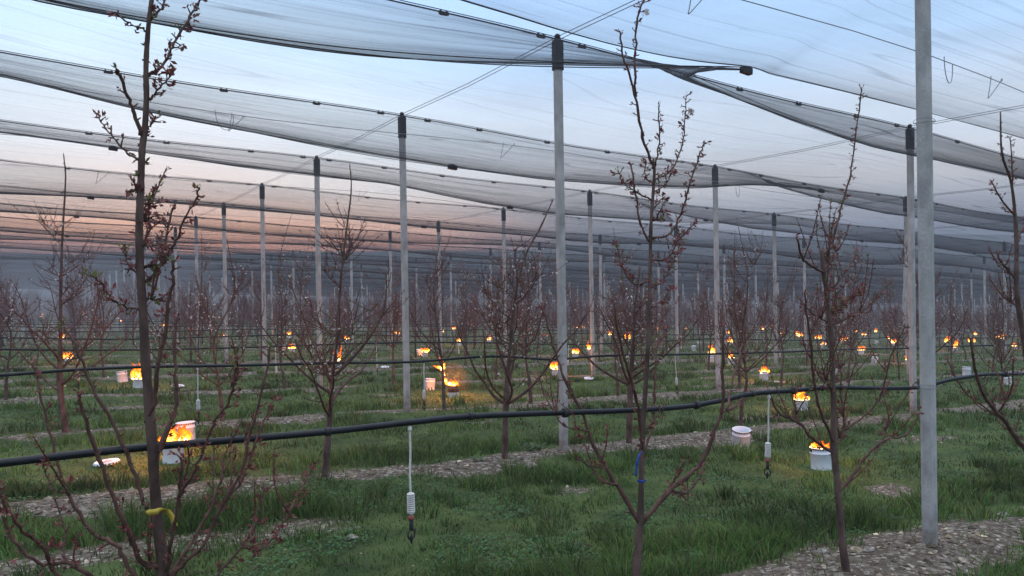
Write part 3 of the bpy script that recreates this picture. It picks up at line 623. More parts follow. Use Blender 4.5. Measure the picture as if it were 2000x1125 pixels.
def pixel_tree(s, base_px, trunk, branches, label, name='fruit_tree', bud=.011, budstep=.035, extra_twigs=0, tw=(.05, .16), off=0.0, red=True, group=None, white=0):
    """a tree surveyed limb by limb: screen bearings turned into points standing in (or a little off) its row"""
    nrm = np.array([-_v[1], _v[0], 0.0]); nrm /= np.linalg.norm(nrm)
    B = hit_row(*base_px, s, off); ss_, tt_ = st_of(B[0], B[1]); B[2] = float(ground_z(ss_, tt_))
    root = thing(name, B, label=label, cat='tree', group=group)
    k = depth(B)/F_PX
    def pts(line, o0, o1):
        n = len(line); return np.array([hit_row(x, y, s, off+o0+(o1-o0)*m/max(n-1, 1))-B for m, (x, y) in enumerate(line)])
    tr = MB(); cr = MB(); bd = MB()
    T = pts([p[:2] for p in trunk], 0, 0); T[0] = (T[0][0], T[0][1], -.05); rad = np.array([p[2] for p in trunk])*k*.60
    Ts = smooth(T, 5); rs = np.interp(np.linspace(0, 1, len(Ts)), np.linspace(0, 1, len(rad)), rad)
    tr.tube(Ts, rs*(1+.04*rng.normal(size=len(Ts))), 12)
    for c, t, f in along(Ts[len(Ts)//3:], .05):
        d = side_dir(t)
        rr = float(np.interp(f, [0, 1], [rs[len(rs)//3], rs[-1]]))
        if rng.random() < .5: tr.tube([c, c+d*(rr+.006)+t*.004], [.006, .003], 5)
        if rng.random() < .5: bud_cluster(bd, c+d*rr, d+t*.5, bud*1.2, rng.choice([0, 0, 1, 2]) if red else 0)
    for br in branches:
        ln, r0, r1 = br[0], br[1], br[2]; o1 = br[3] if len(br) > 3 else rng.uniform(-.28, .28)
        dens = br[4] if len(br) > 4 else 1.0
        Pb = smooth(pts(ln, 0, o1), 5); nb = len(Pb)
        Pb = Pb+rng.normal(size=Pb.shape)*.0025
        r0 *= .60; r1 *= .62; cr.tube(Pb, knobs(np.linspace(r0*k, r1*k, nb), nb), 7)
        for c, t, f in along(Pb, budstep/dens):
            d = side_dir(t); rr = (r0+(r1-r0)*f)*k; sp = rng.uniform(.006, .02)
            cr.tube([c, c+d*rr+t*.004, c+d*(rr+sp)+t*sp*.7], [.0035, .003, .0022], 4)
            e = c+d*(rr+sp)+t*sp*.7; q = rng.random()
            if q < .9*dens: bud_cluster(bd, e, d+t, bud*rng.uniform(.7, 1.5), 0 if q < .42 else 1 if q < .80 else 2)
            if rng.random() < white: bud_cluster(bd, e+d*.01, d, bud*1.6, 3)
        e = Pb[-1]; t = Pb[-1]-Pb[-2]; bud_cluster(bd, e, t/np.linalg.norm(t), bud*1.4, rng.choice([0, 1, 1, 2]))
    for _ in range(extra_twigs):
        low = [b for b in branches if min(q[1] for q in b[0]) > 400]; ln = low[rng.integers(len(low))]; Pb = pts(ln[0], 0, 0); i0 = rng.integers(0, max(1, len(Pb)-2)); c = Pb[i0]*.5+Pb[i0+1]*.5; t = Pb[i0+1]-Pb[i0]; t /= np.linalg.norm(t)
        d = side_dir(t)*.7+t*.4+np.array([0, 0, .9]); d /= np.linalg.norm(d); L = rng.uniform(*tw); Q = smooth([c, c+d*L*.5+rng.normal(size=3)*.02, c+d*L+np.array([0, 0, .05])], 4)
        cr.tube(Q, np.linspace(.004, .002, len(Q)), 5)
        for c2, t2, f in along(Q, budstep): bud_cluster(bd, c2, side_dir(t2)+t2, bud*rng.uniform(.7, 1.3), rng.choice([0, 0, 1, 2]))
    tr.obj('trunk', M_BARK, root); cr.obj('crown', M_SHOOT, root); bd.obj('buds', M_BUD, root, smooth=False)
    return root, B

A_TR = [(300, 1523, 24), (312, 1300, 21), (318, 1125, 18), (310, 1040, 17), (303, 960, 16.5), (299, 900, 16), (292, 800, 16), (287, 740, 15.5), (283, 680, 14), (280, 620, 13.5), (276, 560, 13), (273, 500, 12.5), (272, 440, 12), (274, 390, 12), (276, 330, 11), (278, 290, 10.5), (283, 250, 9.5), (286, 190, 9), (285, 140, 8.5), (287, 90, 8), (291, 40, 7.5), (296, 0, 7), (300, -60, 6.5), (303, -160, 5), (306, -260, 2.5)]
A_BR = [([(292, 146), (306, 140), (328, 113), (339, 87), (359, 53), (378, 22), (390, 0), (405, -40)], 5, 3, .1, 1.3), ([(275, 264), (263, 224), (250, 187), (232, 146), (227, 134)], 6.5, 4.5, -.1, .5),
 ([(267, 311), (244, 295), (219, 264), (200, 243), (191, 222)], 3.5, 1.8, .12, .9), ([(291, 196), (306, 177), (322, 159), (340, 140)], 3.5, 2, -.05, 1.5), ([(280, 56), (263, 50), (240, 36), (228, 28)], 2.8, 1.6, .1, .7),
 ([(295, 40), (312, 19), (322, 0), (330, -30)], 4, 2.5, .0, 1.3), ([(289, 252), (297, 240), (306, 227)], 3, 2, 0, 1.5), ([(284, 548), (300, 541), (315, 510), (325, 464), (337, 405)], 6, 3.5, .15, .8),
 ([(281, 520), (309, 518), (328, 504), (343, 470), (362, 426), (384, 386), (387, 367)], 6, 2.5, -.12, .8), ([(272, 604), (244, 600), (219, 585), (205, 565), (188, 541)], 3.5, 2, -.1, 1.1), ([(284, 586), (306, 585), (318, 580)], 3, 2, 0, 1.5),
 ([(266, 532), (253, 523), (246, 505), (241, 485)], 3, 2, .05, 1.8), ([(285, 825), (300, 785), (308, 717), (320, 660), (329, 594), (337, 548), (337, 510)], 8, 4.5, -.12, .6),
 ([(303, 905), (318, 860), (335, 820), (345, 780), (343, 720), (342, 660), (347, 619)], 9, 4, .1, .6), ([(288, 992), (276, 972), (254, 903), (220, 830), (172, 739), (147, 674), (125, 640)], 7, 4, .2, .35),
 ([(316, 1108), (276, 1097), (254, 1045), (228, 985), (194, 899), (164, 808), (153, 774)], 9, 4.5, -.15, .6), ([(312, 1190), (259, 1118), (224, 1062), (185, 1045), (151, 1002), (121, 933), (99, 851), (78, 765), (65, 705)], 8, 3, .3, .6),
 ([(310, 1230), (230, 1165), (172, 1123), (129, 1097), (86, 1101), (34, 1067), (0, 998), (-40, 930)], 8, 4, .1, .6), ([(308, 1260), (180, 1195), (108, 1123), (86, 1071), (43, 1037), (9, 985), (-10, 940)], 7, 4, -.2, .7),
 ([(128, 1098), (125, 1071), (125, 1028), (103, 963), (84, 907)], 3, 2, .2, .8), ([(316, 1120), (330, 1097), (332, 1062), (347, 993), (352, 940), (356, 894)], 8, 4, -.2, .7),
 ([(347, 993), (356, 959), (382, 916), (403, 868), (421, 821), (446, 786), (459, 726), (464, 683)], 6, 2.5, -.3, 1.0), ([(316, 1140), (345, 1115), (399, 1062), (438, 980), (472, 916), (490, 842), (511, 761), (528, 679)], 8, 3, -.1, .7),
 ([(438, 980), (472, 937), (502, 855), (533, 782)], 5, 3, .1, .7), ([(316, 1150), (347, 1101), (377, 1054), (412, 989), (429, 946), (446, 903), (451, 873)], 7, 3, .25, .8),
 ([(314, 1240), (380, 1178), (425, 1123), (472, 1067), (498, 1032), (511, 980), (514, 955)], 6, 2.5, .1, .9), ([(472, 1070), (515, 1071), (550, 1028), (576, 976), (602, 933), (610, 911)], 4, 2, .25, 1.4), ([(416, 993), (417, 930), (418, 873)], 3, 2, .1, .8),
 ([(275, 400), (290, 398), (312, 395)], 3, 2, .05, .6), ([(276, 420), (284, 430), (292, 424)], 2.5, 2, .05, 1.5), ([(275, 480), (285, 477), (296, 474)], 2.5, 2, -.05, 1), ([(272, 380), (264, 372), (262, 368)], 2.5, 2, 0, 2)]
C_TR = [(1240, 1248, 17), (1243, 1125, 14.5), (1247, 1065, 13), (1250, 1020, 12.5), (1252, 960, 9), (1254, 880, 8.5), (1258, 800, 8), (1262, 740, 7.5), (1267, 650, 7), (1269, 560, 6.5), (1270, 520, 6.2), (1271, 450, 6), (1274, 400, 5.5), (1278, 340, 5), (1277, 318, 4.5)]
C_BR = [([(1248, 1020), (1216, 966), (1190, 926), (1160, 871), (1135, 801), (1105, 746), (1085, 690), (1060, 600)], 8, 3, .2, .5), ([(1252, 1022), (1306, 961), (1341, 931), (1371, 901), (1396, 841), (1411, 796), (1411, 710), (1414, 635)], 9, 4, -.15, .5),
 ([(1411, 806), (1436, 791), (1466, 760)], 5, 2.5, .1, .8), ([(1420, 800), (1433, 740), (1451, 670)], 4, 2.5, .2, .8), ([(1312, 958), (1341, 961), (1366, 931), (1372, 905)], 5, 3, .15, 1.2), ([(1306, 955), (1322, 930), (1336, 903)], 4, 2.5, -.1, 1.6),
 ([(1256, 885), (1246, 796), (1230, 736), (1213, 670), (1198, 590)], 6.5, 3.5, -.2, .5), ([(1258, 840), (1281, 816), (1296, 791)], 3, 2, .1, 1.2), ([(1258, 885), (1276, 826), (1278, 750), (1286, 660), (1296, 590)], 4.5, 2.5, .3, .5),
 ([(1205, 946), (1190, 944), (1165, 931), (1148, 886), (1135, 846)], 4, 2, .2, .9), ([(1182, 914), (1148, 909), (1125, 891)], 3, 1.8, -.1, 1), ([(1150, 843), (1100, 829), (1070, 781), (1050, 730)], 3, 1.8, .3, .8),
 ([(1267, 471), (1252, 438), (1240, 369), (1232, 324)], 4, 2.5, .05, .8), ([(1272, 466), (1309, 456), (1334, 408), (1347, 359), (1364, 309), (1374, 281)], 4, 2, -.1, 1.2), ([(1276, 354), (1309, 334), (1329, 294), (1337, 249), (1339, 189)], 3.5, 1.8, .1, 1.3),
 ([(1280, 325), (1288, 269), (1285, 207)], 3, 1.8, -.05, 1.3), ([(1277, 328), (1272, 314), (1255, 269), (1240, 184), (1220, 120), (1211, 65)], 5.5, 3, 0, .6), ([(1241, 186), (1241, 100), (1245, 35), (1257, 0), (1266, -30)], 4, 3, .08, .8),
 ([(1272, 390), (1240, 373), (1215, 354), (1207, 334)], 2.8, 1.6, .05, 1.3), ([(1270, 508), (1304, 505), (1324, 473), (1354, 438)], 3, 1.8, -.08, 2), ([(1268, 550), (1235, 553), (1215, 518), (1205, 478)], 3, 1.8, .08, 1.8),
 ([(1270, 562), (1289, 553), (1309, 523), (1324, 488), (1334, 453)], 3, 1.8, .1, 2.2), ([(1276, 360), (1262, 345), (1260, 315)], 2.5, 1.6, .05, 1.5), ([(1275, 378), (1300, 360), (1312, 338)], 2.5, 1.6, -.05, 1.3), ([(1273, 408), (1292, 390), (1295, 380)], 2.3, 1.5, 0, 1.5),
 ([(1272, 432), (1290, 425), (1298, 415)], 2.3, 1.5, 0, 1.5), ([(1268, 600), (1290, 590), (1310, 560)], 2.5, 1.6, .1, 1.4), ([(1264, 700), (1290, 672), (1300, 640)], 2.5, 1.6, .1, 1.2)]
D_TR = [(1655, 1128, 14), (1645, 1060, 11.5), (1640, 1000, 11), (1634, 930, 10.5), (1629, 880, 11), (1628, 796, 9), (1625, 703, 8), (1621, 639, 7.5), (1616, 588, 7), (1607, 519, 6.5), (1605, 486, 6)]
D_BR = [([(1626, 885), (1586, 856), (1563, 828), (1526, 810), (1503, 773)], 6, 3, .15, .7), ([(1628, 865), (1605, 810), (1591, 750), (1582, 657), (1572, 574)], 5, 3, -.2, .6), ([(1630, 872), (1651, 842), (1644, 787), (1642, 722)], 5, 3, .1, .8),
 ([(1648, 840), (1697, 805), (1725, 759), (1739, 699), (1766, 639)], 3.5, 2, -.2, .8), ([(1638, 962), (1660, 935), (1688, 897), (1725, 860), (1766, 851), (1785, 828), (1794, 810)], 5, 2.5, -.12, .6), ([(1725, 860), (1732, 824), (1743, 796)], 3, 2, .1, 1),
 ([(1614, 568), (1632, 556), (1656, 523), (1674, 486)], 4, 2.2, .1, .8), ([(1609, 534), (1577, 514), (1563, 495), (1556, 463)], 5, 3, -.1, .6), ([(1609, 525), (1628, 505), (1637, 477), (1642, 454)], 4, 2.2, .12, .8),
 ([(1607, 497), (1623, 482), (1632, 449), (1639, 422), (1646, 394), (1660, 340), (1668, 290), (1680, 200), (1683, 170)], 4.5, 1.8, 0, 1.1), ([(1618, 608), (1637, 602), (1656, 583), (1679, 565)], 3, 1.8, .1, 3.0), ([(1618, 612), (1650, 595), (1690, 560)], 2.5, 1.6, .2, 3.0),
 ([(1623, 636), (1665, 616), (1693, 602), (1720, 569)], 3, 1.8, -.1, 1.5), ([(1621, 632), (1586, 611), (1559, 583)], 2.8, 1.8, .1, 1.1), ([(1560, 828), (1550, 790), (1545, 760)], 2.5, 1.7, .1, 1), ([(1626, 760), (1600, 735), (1585, 700)], 2.5, 1.7, -.1, 1), ([(1627, 740), (1655, 700), (1668, 660)], 2.5, 1.7, .1, 1)]
E_TR = [(2060, 1012, 15), (2052, 960, 14), (2040, 900, 13), (2025, 820, 10), (2012, 740, 9), (1998, 650, 8), (1989, 599, 7.5), (1985, 549, 7), (1985, 462, 6), (1976, 362, 4), (1957, 300, 3.2), (1954, 219, 2)]
E_BR = [([(2040, 915), (1997, 873), (1963, 823), (1926, 779), (1907, 730), (1895, 661)], 8, 3, -.15, .5), ([(1986, 548), (1970, 528), (1954, 511), (1948, 493)], 4, 3, .05, .5), ([(1981, 420), (1954, 387), (1938, 356)], 3, 1.8, .05, 1.4), ([(1978, 365), (1976, 320), (1973, 269)], 2.5, 1.6, 0, 1.2), ([(1985, 470), (2005, 430), (2015, 390)], 3, 2, 0, 1),
 ([(1963, 823), (1930, 800), (1880, 760), (1850, 700)], 3, 1.8, .2, .8), ([(1990, 600), (1960, 580), (1930, 540)], 2.5, 1.6, .2, 1), ([(1950, 805), (1975, 760), (1980, 700)], 3, 2, -.2, .8)]
treeA, BA = pixel_tree(0, (300, 1523), A_TR, A_BR, 'large bare budding tree in front at left, yellow ribbon round its trunk', bud=.017, budstep=.020, extra_twigs=20, tw=(.05, .2))
treeC, BC = pixel_tree(0, (1240, 1248), C_TR, C_BR, 'tall budding fruit tree with blue ribbon, forked low, in front of the near hose', bud=.017, budstep=.025, white=.006, extra_twigs=8)
treeD, BD = pixel_tree(0, (1655, 1128), D_TR, D_BR, 'many branched budding tree just left of the thick pale front post', bud=.017, budstep=.030, extra_twigs=58, tw=(.10, .38))
treeE, BE = pixel_tree(0, (2060, 1012), E_TR, E_BR, 'budding tree leaning in at the right edge behind the thick pale post', bud=.017, budstep=.030, extra_twigs=26, tw=(.08, .3))

def grow_tree(seed, H=3.1, joined=False, whites=.04, lean=None):
    """generic vase-trained young fruit tree in its own space"""
    r = np.random.default_rng(seed); tr, cr, bd = MB(), MB(), MB()
    fork = r.uniform(.55, .8); tilt = r.normal(size=2)*.05
    L = np.array([(0, 0, -.05), (tilt[0]*.3, tilt[1]*.3, fork*.5), (tilt[0], tilt[1], fork), (tilt[0]+r.normal()*.07, tilt[1]+r.normal()*.07, H*.45), (tilt[0]+r.normal()*.1, tilt[1]+r.normal()*.1, H*.7), (tilt[0]+r.normal()*.16, tilt[1]+r.normal()*.16, H)])
    if lean is not None: L[3:, :2] += np.outer([.25, .6, 1.0], lean)
    Ls = smooth(L, 5); n = len(Ls); zr = np.linspace(0, 1, n); rad = np.interp(zr, [0, .2, .45, .75, 1], [.034, .028, .019, .011, .004])
    tr.tube(Ls, rad*(1+.05*r.normal(size=n)), 8)
    brs = []
    def branch(c, d, Ln, r0, depthn):
        p = [c]; dd = d/np.linalg.norm(d); m = 5
        for k in range(m):
            dd = dd+np.array([0, 0, .26])+r.normal(size=3)*.13; dd /= np.linalg.norm(dd); p.append(p[-1]+dd*Ln/m)
        Q = smooth(p, 3 if depthn else 4); cr.tube(Q, np.linspace(r0, max(r0*.35, .0022), len(Q))*(1+.08*r.normal(size=len(Q))), 6 if depthn == 0 else 5 if depthn == 1 else 4)
        brs.append((Q, depthn)); return Q
    lim = []
    nl = r.integers(4, 7); a0 = r.uniform(0, 6.3)
    for k in range(nl):
        a = a0+k*2*np.pi/nl+r.normal()*.3; z = fork*r.uniform(.85, 1.35); c = Ls[int(np.argmin(np.abs(Ls[:, 2]-z)))]
        lim.append(branch(c, np.array([math.cos(a), math.sin(a), r.uniform(.35, .9)]), r.uniform(.8, 1.3), r.uniform(.011, .016), 0))
    for k in range(r.integers(9, 14)):
        z = r.uniform(fork*1.2, H*.75); c = Ls[int(np.argmin(np.abs(Ls[:, 2]-z)))]; a = r.uniform(0, 6.3)
        lim.append(branch(c, np.array([math.cos(a), math.sin(a), r.uniform(.3, 1.0)]), r.uniform(.25, .75)*(1.15-.5*z/H), r.uniform(.005, .009), 1))
    for Q in list(lim):
        for k in range(r.integers(6, 12)):
            i = r.integers(len(Q)//4, len(Q)); a = r.normal(size=3); a[2] = abs(a[2])*.7; branch(Q[i-1], a, r.uniform(.12, .5), r.uniform(.003, .0055), 2)
    for Q, dn in brs:
        for c, t, f in along(Q, .06 if dn else .10):
            d = side_dir(t); q = r.random()
            if q < .55: bud_cluster(bd, c+d*.006, d+t, r.uniform(.014, .026), 0 if q < .4 else 2)
            elif q > 1-whites: bud_cluster(bd, c+d*.012, d, r.uniform(.016, .024), 3)
    return tr, cr, bd
protos = []
for k in range(12):
    tr, cr, bd = grow_tree(100+k, H=rnd.uniform(2.6, 3.6), whites=(.02, .05, .11)[k % 3])
    protos.append((tr.mesh('trunk', M_BARK), cr.mesh('crown', M_SHOOT), bd.mesh('buds', M_BUD, False)))
tree_objs = 0
FARP = []
for k in range(10):
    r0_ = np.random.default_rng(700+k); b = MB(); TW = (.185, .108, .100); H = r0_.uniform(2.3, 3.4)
    tr = MB(); tr.tube([(0, 0, -.05), (r0_.normal()*.03, r0_.normal()*.03, .8), (r0_.normal()*.08, r0_.normal()*.08, 1.8), (r0_.normal()*.12, r0_.normal()*.12, H)], [.036, .03, .017, .006], 6)
    for q in range(32):
        z = r0_.uniform(.5, H*.8); a = r0_.uniform(0, 6.3); L_ = r0_.uniform(.4, 1.3)*(1.2-.75*z/H); c = np.array([r0_.normal()*.03, r0_.normal()*.03, z]); e = c+np.array([math.cos(a)*L_*.5, math.sin(a)*L_*.5, L_*.75]); m = (c+e)/2+r0_.normal(size=3)*.06+np.array([math.cos(a), math.sin(a), -.6])*.05*L_
        b.tube(smooth([c, m, e], 2), [.011, .010, .008, .006, .004], 4, False, TW)
        for w in range(5):
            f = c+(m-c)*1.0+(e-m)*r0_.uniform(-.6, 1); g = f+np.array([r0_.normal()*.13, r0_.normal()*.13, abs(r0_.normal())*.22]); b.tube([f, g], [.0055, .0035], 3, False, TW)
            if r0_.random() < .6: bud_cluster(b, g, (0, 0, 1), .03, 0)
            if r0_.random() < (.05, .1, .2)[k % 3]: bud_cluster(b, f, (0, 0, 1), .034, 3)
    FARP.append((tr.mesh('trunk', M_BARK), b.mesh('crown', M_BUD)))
GT = 'young fruit trees standing in the rows'
def place_tree(B, k, rz, sc, label, group=GT):
    global tree_objs
    r = thing('fruit_tree', B, rz, label=label, cat='tree', group=group); r.scale = (sc,)*3
    for nme, me in zip(('trunk', 'crown', 'buds'), FARP[k % 10] if i > 4 else protos[k]):
        o = bpy.data.objects.new(nme, me); C.objects.link(o); o.parent = r
    tree_objs += 1; return r
# second-row trees surveyed one by one
def semi_tree(s, base, leader, label, seed, whites=.06):
    B = hit_row(*base, s); a, b = st_of(B[0], B[1]); B[2] = float(ground_z(a, b)); k = depth(B)/F_PX
    root = thing('fruit_tree', B, label=label, cat='tree', group=GT); r = np.random.default_rng(seed)
    T = np.array([hit_row(x, y, s)-B for x, y, w in leader]); T[0][2] = -.05; Ts = smooth(T, 5); n = len(Ts); rad = np.interp(np.linspace(0, 1, n), np.linspace(0, 1, len(leader)), [w*k*(.85 if y > base[1]-120 else .62) for x, y, w in leader])
    tr, cr, bd = MB(), MB(), MB(); tr.tube(Ts, rad*(1+.05*r.normal(size=n)), 9); H = T[-1][2]; brs = []
    def branch(c, d, Ln, r0, dn, m=6):
        p = [c]; dd = np.asarray(d, float)/np.linalg.norm(d)
        for _ in range(m): dd = dd+np.array([0, 0, .17])+r.normal(size=3)*.12; dd /= np.linalg.norm(dd); p.append(p[-1]+dd*Ln/m)
        Q = smooth(p, 4); cr.tube(Q, np.linspace(r0, max(r0*.33, .0022), len(Q))*(1+.08*r.normal(size=len(Q))), 7 if dn == 0 else 5); brs.append((Q, dn)); return Q
    lim = []; a0 = r.uniform(0, 6.3)
    for q in range(6):
        a = a0+q*1.05+r.normal()*.2; c = Ls = Ts[int(np.argmin(np.abs(Ts[:, 2]-r.uniform(.5, .95))))]
        lim.append(branch(c, (math.cos(a), math.sin(a), r.uniform(.25, .7)), r.uniform(1.0, 1.6), r.uniform(.012, .018), 0))
    for q in range(15):
        z = r.uniform(.8, H*.72); c = Ts[int(np.argmin(np.abs(Ts[:, 2]-z)))]; a = r.uniform(0, 6.3)
        lim.append(branch(c, (math.cos(a), math.sin(a), r.uniform(.2, .9)), r.uniform(.25, .8)*(1.2-.6*z/H), r.uniform(.005, .009), 1, 4))
    for Q in list(lim):
        for q in range(r.integers(6, 12)):
            i = r.integers(len(Q)//4, len(Q)); a = r.normal(size=3); a[2] = abs(a[2])*.7; branch(Q[i-1], a, r.uniform(.12, .5), r.uniform(.003, .005), 2, 4)
    brs.append((Ts[n//3:], 0))
    for Q, dn in brs:
        for c, t, f in along(Q, .05):
            d = side_dir(t); q = r.random()
            if q < .6: bud_cluster(bd, c+d*.005, d+t, r.uniform(.013, .024), 0 if q < .45 else 2)
            elif q > 1-whites: bud_cluster(bd, c+d*.01, d, r.uniform(.014, .02), 3)
    tr.obj('trunk', M_BARK, root); cr.obj('crown', M_SHOOT, root); bd.obj('buds', M_BUD, root, smooth=False); return B
semi = [semi_tree(1, (633, 926), [(633, 930, 9), (640, 860, 8), (645, 800, 8), (652, 720, 5), (660, 640, 4.5), (666, 540, 4), (678, 440, 3), (686, 370, 2.2), (683, 320, 1.5)], 'bare tree behind the near hose, left of the white hanging sprinkler', 5),
        semi_tree(1, (985, 872), [(985, 876, 8), (987, 820, 7), (989, 770, 7), (995, 690, 5), (1003, 610, 4.5), (1012, 550, 4), (1030, 490, 3.5), (1055, 445, 3), (1080, 390, 1.8)], 'bare tree with bent leader just left of the tall post by the near hose', 8),
        semi_tree(2, (131, 853), [(131, 856, 8), (122, 800, 7), (117, 740, 7), (118, 650, 5), (119, 560, 4.5), (122, 460, 3.5), (128, 350, 2.3), (124, 300, 1.5)], 'bare tree with long straight leader at the far left', 12),
        semi_tree(1, (1228, 842), [(1228, 850, 8), (1230, 800, 7), (1232, 740, 6), (1238, 660, 5), (1240, 600, 4), (1250, 520, 3)], 'bare tree directly behind the tall tree with the blue ribbon', 15)]
taken = [(1, round(float(st_of(B[0], B[1])[1]), 3)) for B in semi[:2]]+[(1, float(st_of(semi[3][0], semi[3][1])[1])), (2, float(st_of(semi[2][0], semi[2][1])[1]))]
spots = []
for i in range(1, 30):
    base = {1: .05, 2: -.03}.get(i, rnd.uniform(0, .3))
    for k in range(-4, 120):
        t = base+k/3+rnd.uniform(-.035, .035)
        if abs(t-round(t)) < .05: t += .09
        if any(a == i and abs(b-t) < .2 for a, b in taken): continue
        x, y = XY(i, t); z = float(ground_z(i, t)); X = np.array([x, y, z]); px, py, d = to_px(X)
        if d < 2 or d > 118 or px < -90 or px > 2090: continue
        if rnd.random() < .05 and i > 2 or (i == 1 and 150 < px < 420): continue
        spots.append((d, i, t, X, px))
spots.sort(key=lambda q: q[0]); print('trees', len(spots))
DIR = ['far left', 'left', 'left of centre', 'centre', 'right of centre', 'right', 'far right']
for n, (d, i, t, X, px) in enumerate(spots[:296]):
    k = rnd.randrange(12); lab = None
    rr_ = sorted(q[4] for q in spots[:296] if q[1] == i); k2 = rr_.index(px)
    if i < 9 and k2 < 16: lab = f'bare budding tree, {NTH(k2)} from the left in the {ORD[i]} row from the front'
    else: lab = 'small bare fruit tree among the many twiggy trees further back'
    place_tree(X, k, rnd.uniform(0, 6.28), rnd.uniform(.85, 1.08), lab)
mb = MB()
def lite(seed):
    r = np.random.default_rng(seed); b = MB(); H = r.uniform(2.3, 3.4)
    b.tube([(0, 0, 0), (r.normal()*.04, r.normal()*.04, .8), (r.normal()*.1, r.normal()*.1, 1.8), (r.normal()*.15, r.normal()*.15, H)], [.035, .028, .016, .008], 4, False)
    for k in range(28):
        z = r.uniform(.5, H*.85); a = r.uniform(0, 6.3); L = r.uniform(.4, 1.2)*(1.15-.6*z/H); c = np.array([r.normal()*.05, r.normal()*.05, z]); e = c+np.array([math.cos(a)*L*.55, math.sin(a)*L*.55, L*.7]); m = (c+e)/2+r.normal(size=3)*.06
        b.tube([c, m, e], [.012, .008, .005], 3, False)
        for q in range(3):
            f = m+(e-m)*r.uniform(0, 1); b.tube([f, f+np.array([r.normal()*.12, r.normal()*.12, abs(r.normal())*.2])], [.006, .004], 3, False)
    return np.concatenate(b.v), np.concatenate(b.q)
LT = [lite(300+k) for k in range(6)]
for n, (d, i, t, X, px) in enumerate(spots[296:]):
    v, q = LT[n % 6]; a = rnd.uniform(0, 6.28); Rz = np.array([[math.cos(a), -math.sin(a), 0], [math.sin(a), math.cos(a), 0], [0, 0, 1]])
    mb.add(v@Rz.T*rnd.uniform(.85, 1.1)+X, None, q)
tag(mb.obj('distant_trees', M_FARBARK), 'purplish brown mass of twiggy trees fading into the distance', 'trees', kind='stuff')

# ribbons
def ribbon(pts, w, mt, name, label):
    b = MB(); P = smooth(pts, 4); t = np.gradient(P, axis=0); sd = np.cross(t, ray(1000, 560)); sd /= np.linalg.norm(sd, axis=1)[:, None]+1e-9
    n = len(P); v = np.concatenate([P-sd*w/2, P+sd*w/2]); b.add(v, None, [[k, k+1, n+k+1, n+k] for k in range(n-1)])
    o = b.obj(name, mt); sm = o.modifiers.new('thickness', 'SOLIDIFY'); sm.thickness = .0012; return tag(o, label, 'ribbon')
ribbon([hit_row(x, y, 0, o) for x, y, o in ((287, 1004, -.045), (292, 1001, -.052), (303, 1000, -.056), (313, 997, -.050), (324, 998, -.03), (330, 1002, -.03), (337, 1012, -.035), (342, 1028, -.04))], .019, M_YELLOW, 'ribbon', 'yellow ribbon tied round the trunk of the large left tree')
ribbon([hit_row(x, y, 0, o) for x, y, o in ((1245, 938, -.03), (1250, 940, -.034), (1256, 941, -.034), (1262, 937, -.02))], .011, M_BLUE, 'ribbon', 'short blue band round the trunk of the tall budding tree')
ribbon([hit_row(x, y, 0, o) for x, y, o in ((1254, 884, -.03), (1249, 888, -.045), (1245, 900, -.05), (1243, 915, -.05), (1242, 930, -.05))], .010, M_BLUE, 'ribbon', 'loose blue ribbon dangling beside the trunk of the tall budding tree')

# ------------------------------------------------------------------ buckets and fires
def bucket_mesh(h=.245, r=.107):
    b = MB(); b.lathe([(.001, .004), (r*.93, .004), (r*.96, 0), (r*.97, .02), (r*.985, h*.72), (r*1.03, h*.735), (r*1.03, h*.76), (r*.99, h*.775), (r, h*.965), (r*1.04, h*.97), (r*1.045, h*.99), (r*1.0, h), (r*.965, h*.985), (r*.955, h*.5), (r*.93, .02), (.001, .02)], 32); return b.mesh('pail', M_TIN)
def lug_mesh(h=.245, r=.107):
    b = MB()
    for k in range(26):
        a = k*2*math.pi/26; c, s = math.cos(a), math.sin(a); b.box((c*r*1.008, s*r*1.008, h*.93), (.0022, .0055, .006), [[c, -s, 0], [s, c, 0], [0, 0, 1]])
    for a in (.4, .4+math.pi):
        c, s = math.cos(a), math.sin(a); b.box((c*(r+.004), s*(r+.004), h*.86), (.004, .013, .011), [[c, -s, 0], [s, c, 0], [0, 0, 1]])
    return b.mesh('lug', M_WAX, False)
def handle_mesh(h=.245, r=.107):
    b = MB(); b.tube([((r+.012)*math.cos(a), (r+.012)*math.sin(a), h*.86-.13*abs(math.sin(a-.4))) for a in np.linspace(.4, .4+math.pi, 18)], .002, 5, False); return b.mesh('handle', M_WIRE)
PAIL, LUG, HAND = bucket_mesh(), lug_mesh(), handle_mesh()
def tongue(mb, path, rad, seg=10):
    P = smooth(path, 5); n = len(P); f = np.linspace(0, 1, n); r = rad*np.sin(np.pi*np.clip(f*.8+.22, 0, 1))**.8*(1+.22*rng.normal(size=n)*.6)*(1-.25*f); r[-1] = .001
    k0 = mb.n; mb.tube(P, np.maximum(r, .001), seg, True, None)
    cnt = mb.n-k0; h = np.concatenate([np.repeat(f, seg), [0, 1]])[:cnt]; mb.c.append(np.c_[h, h, h])
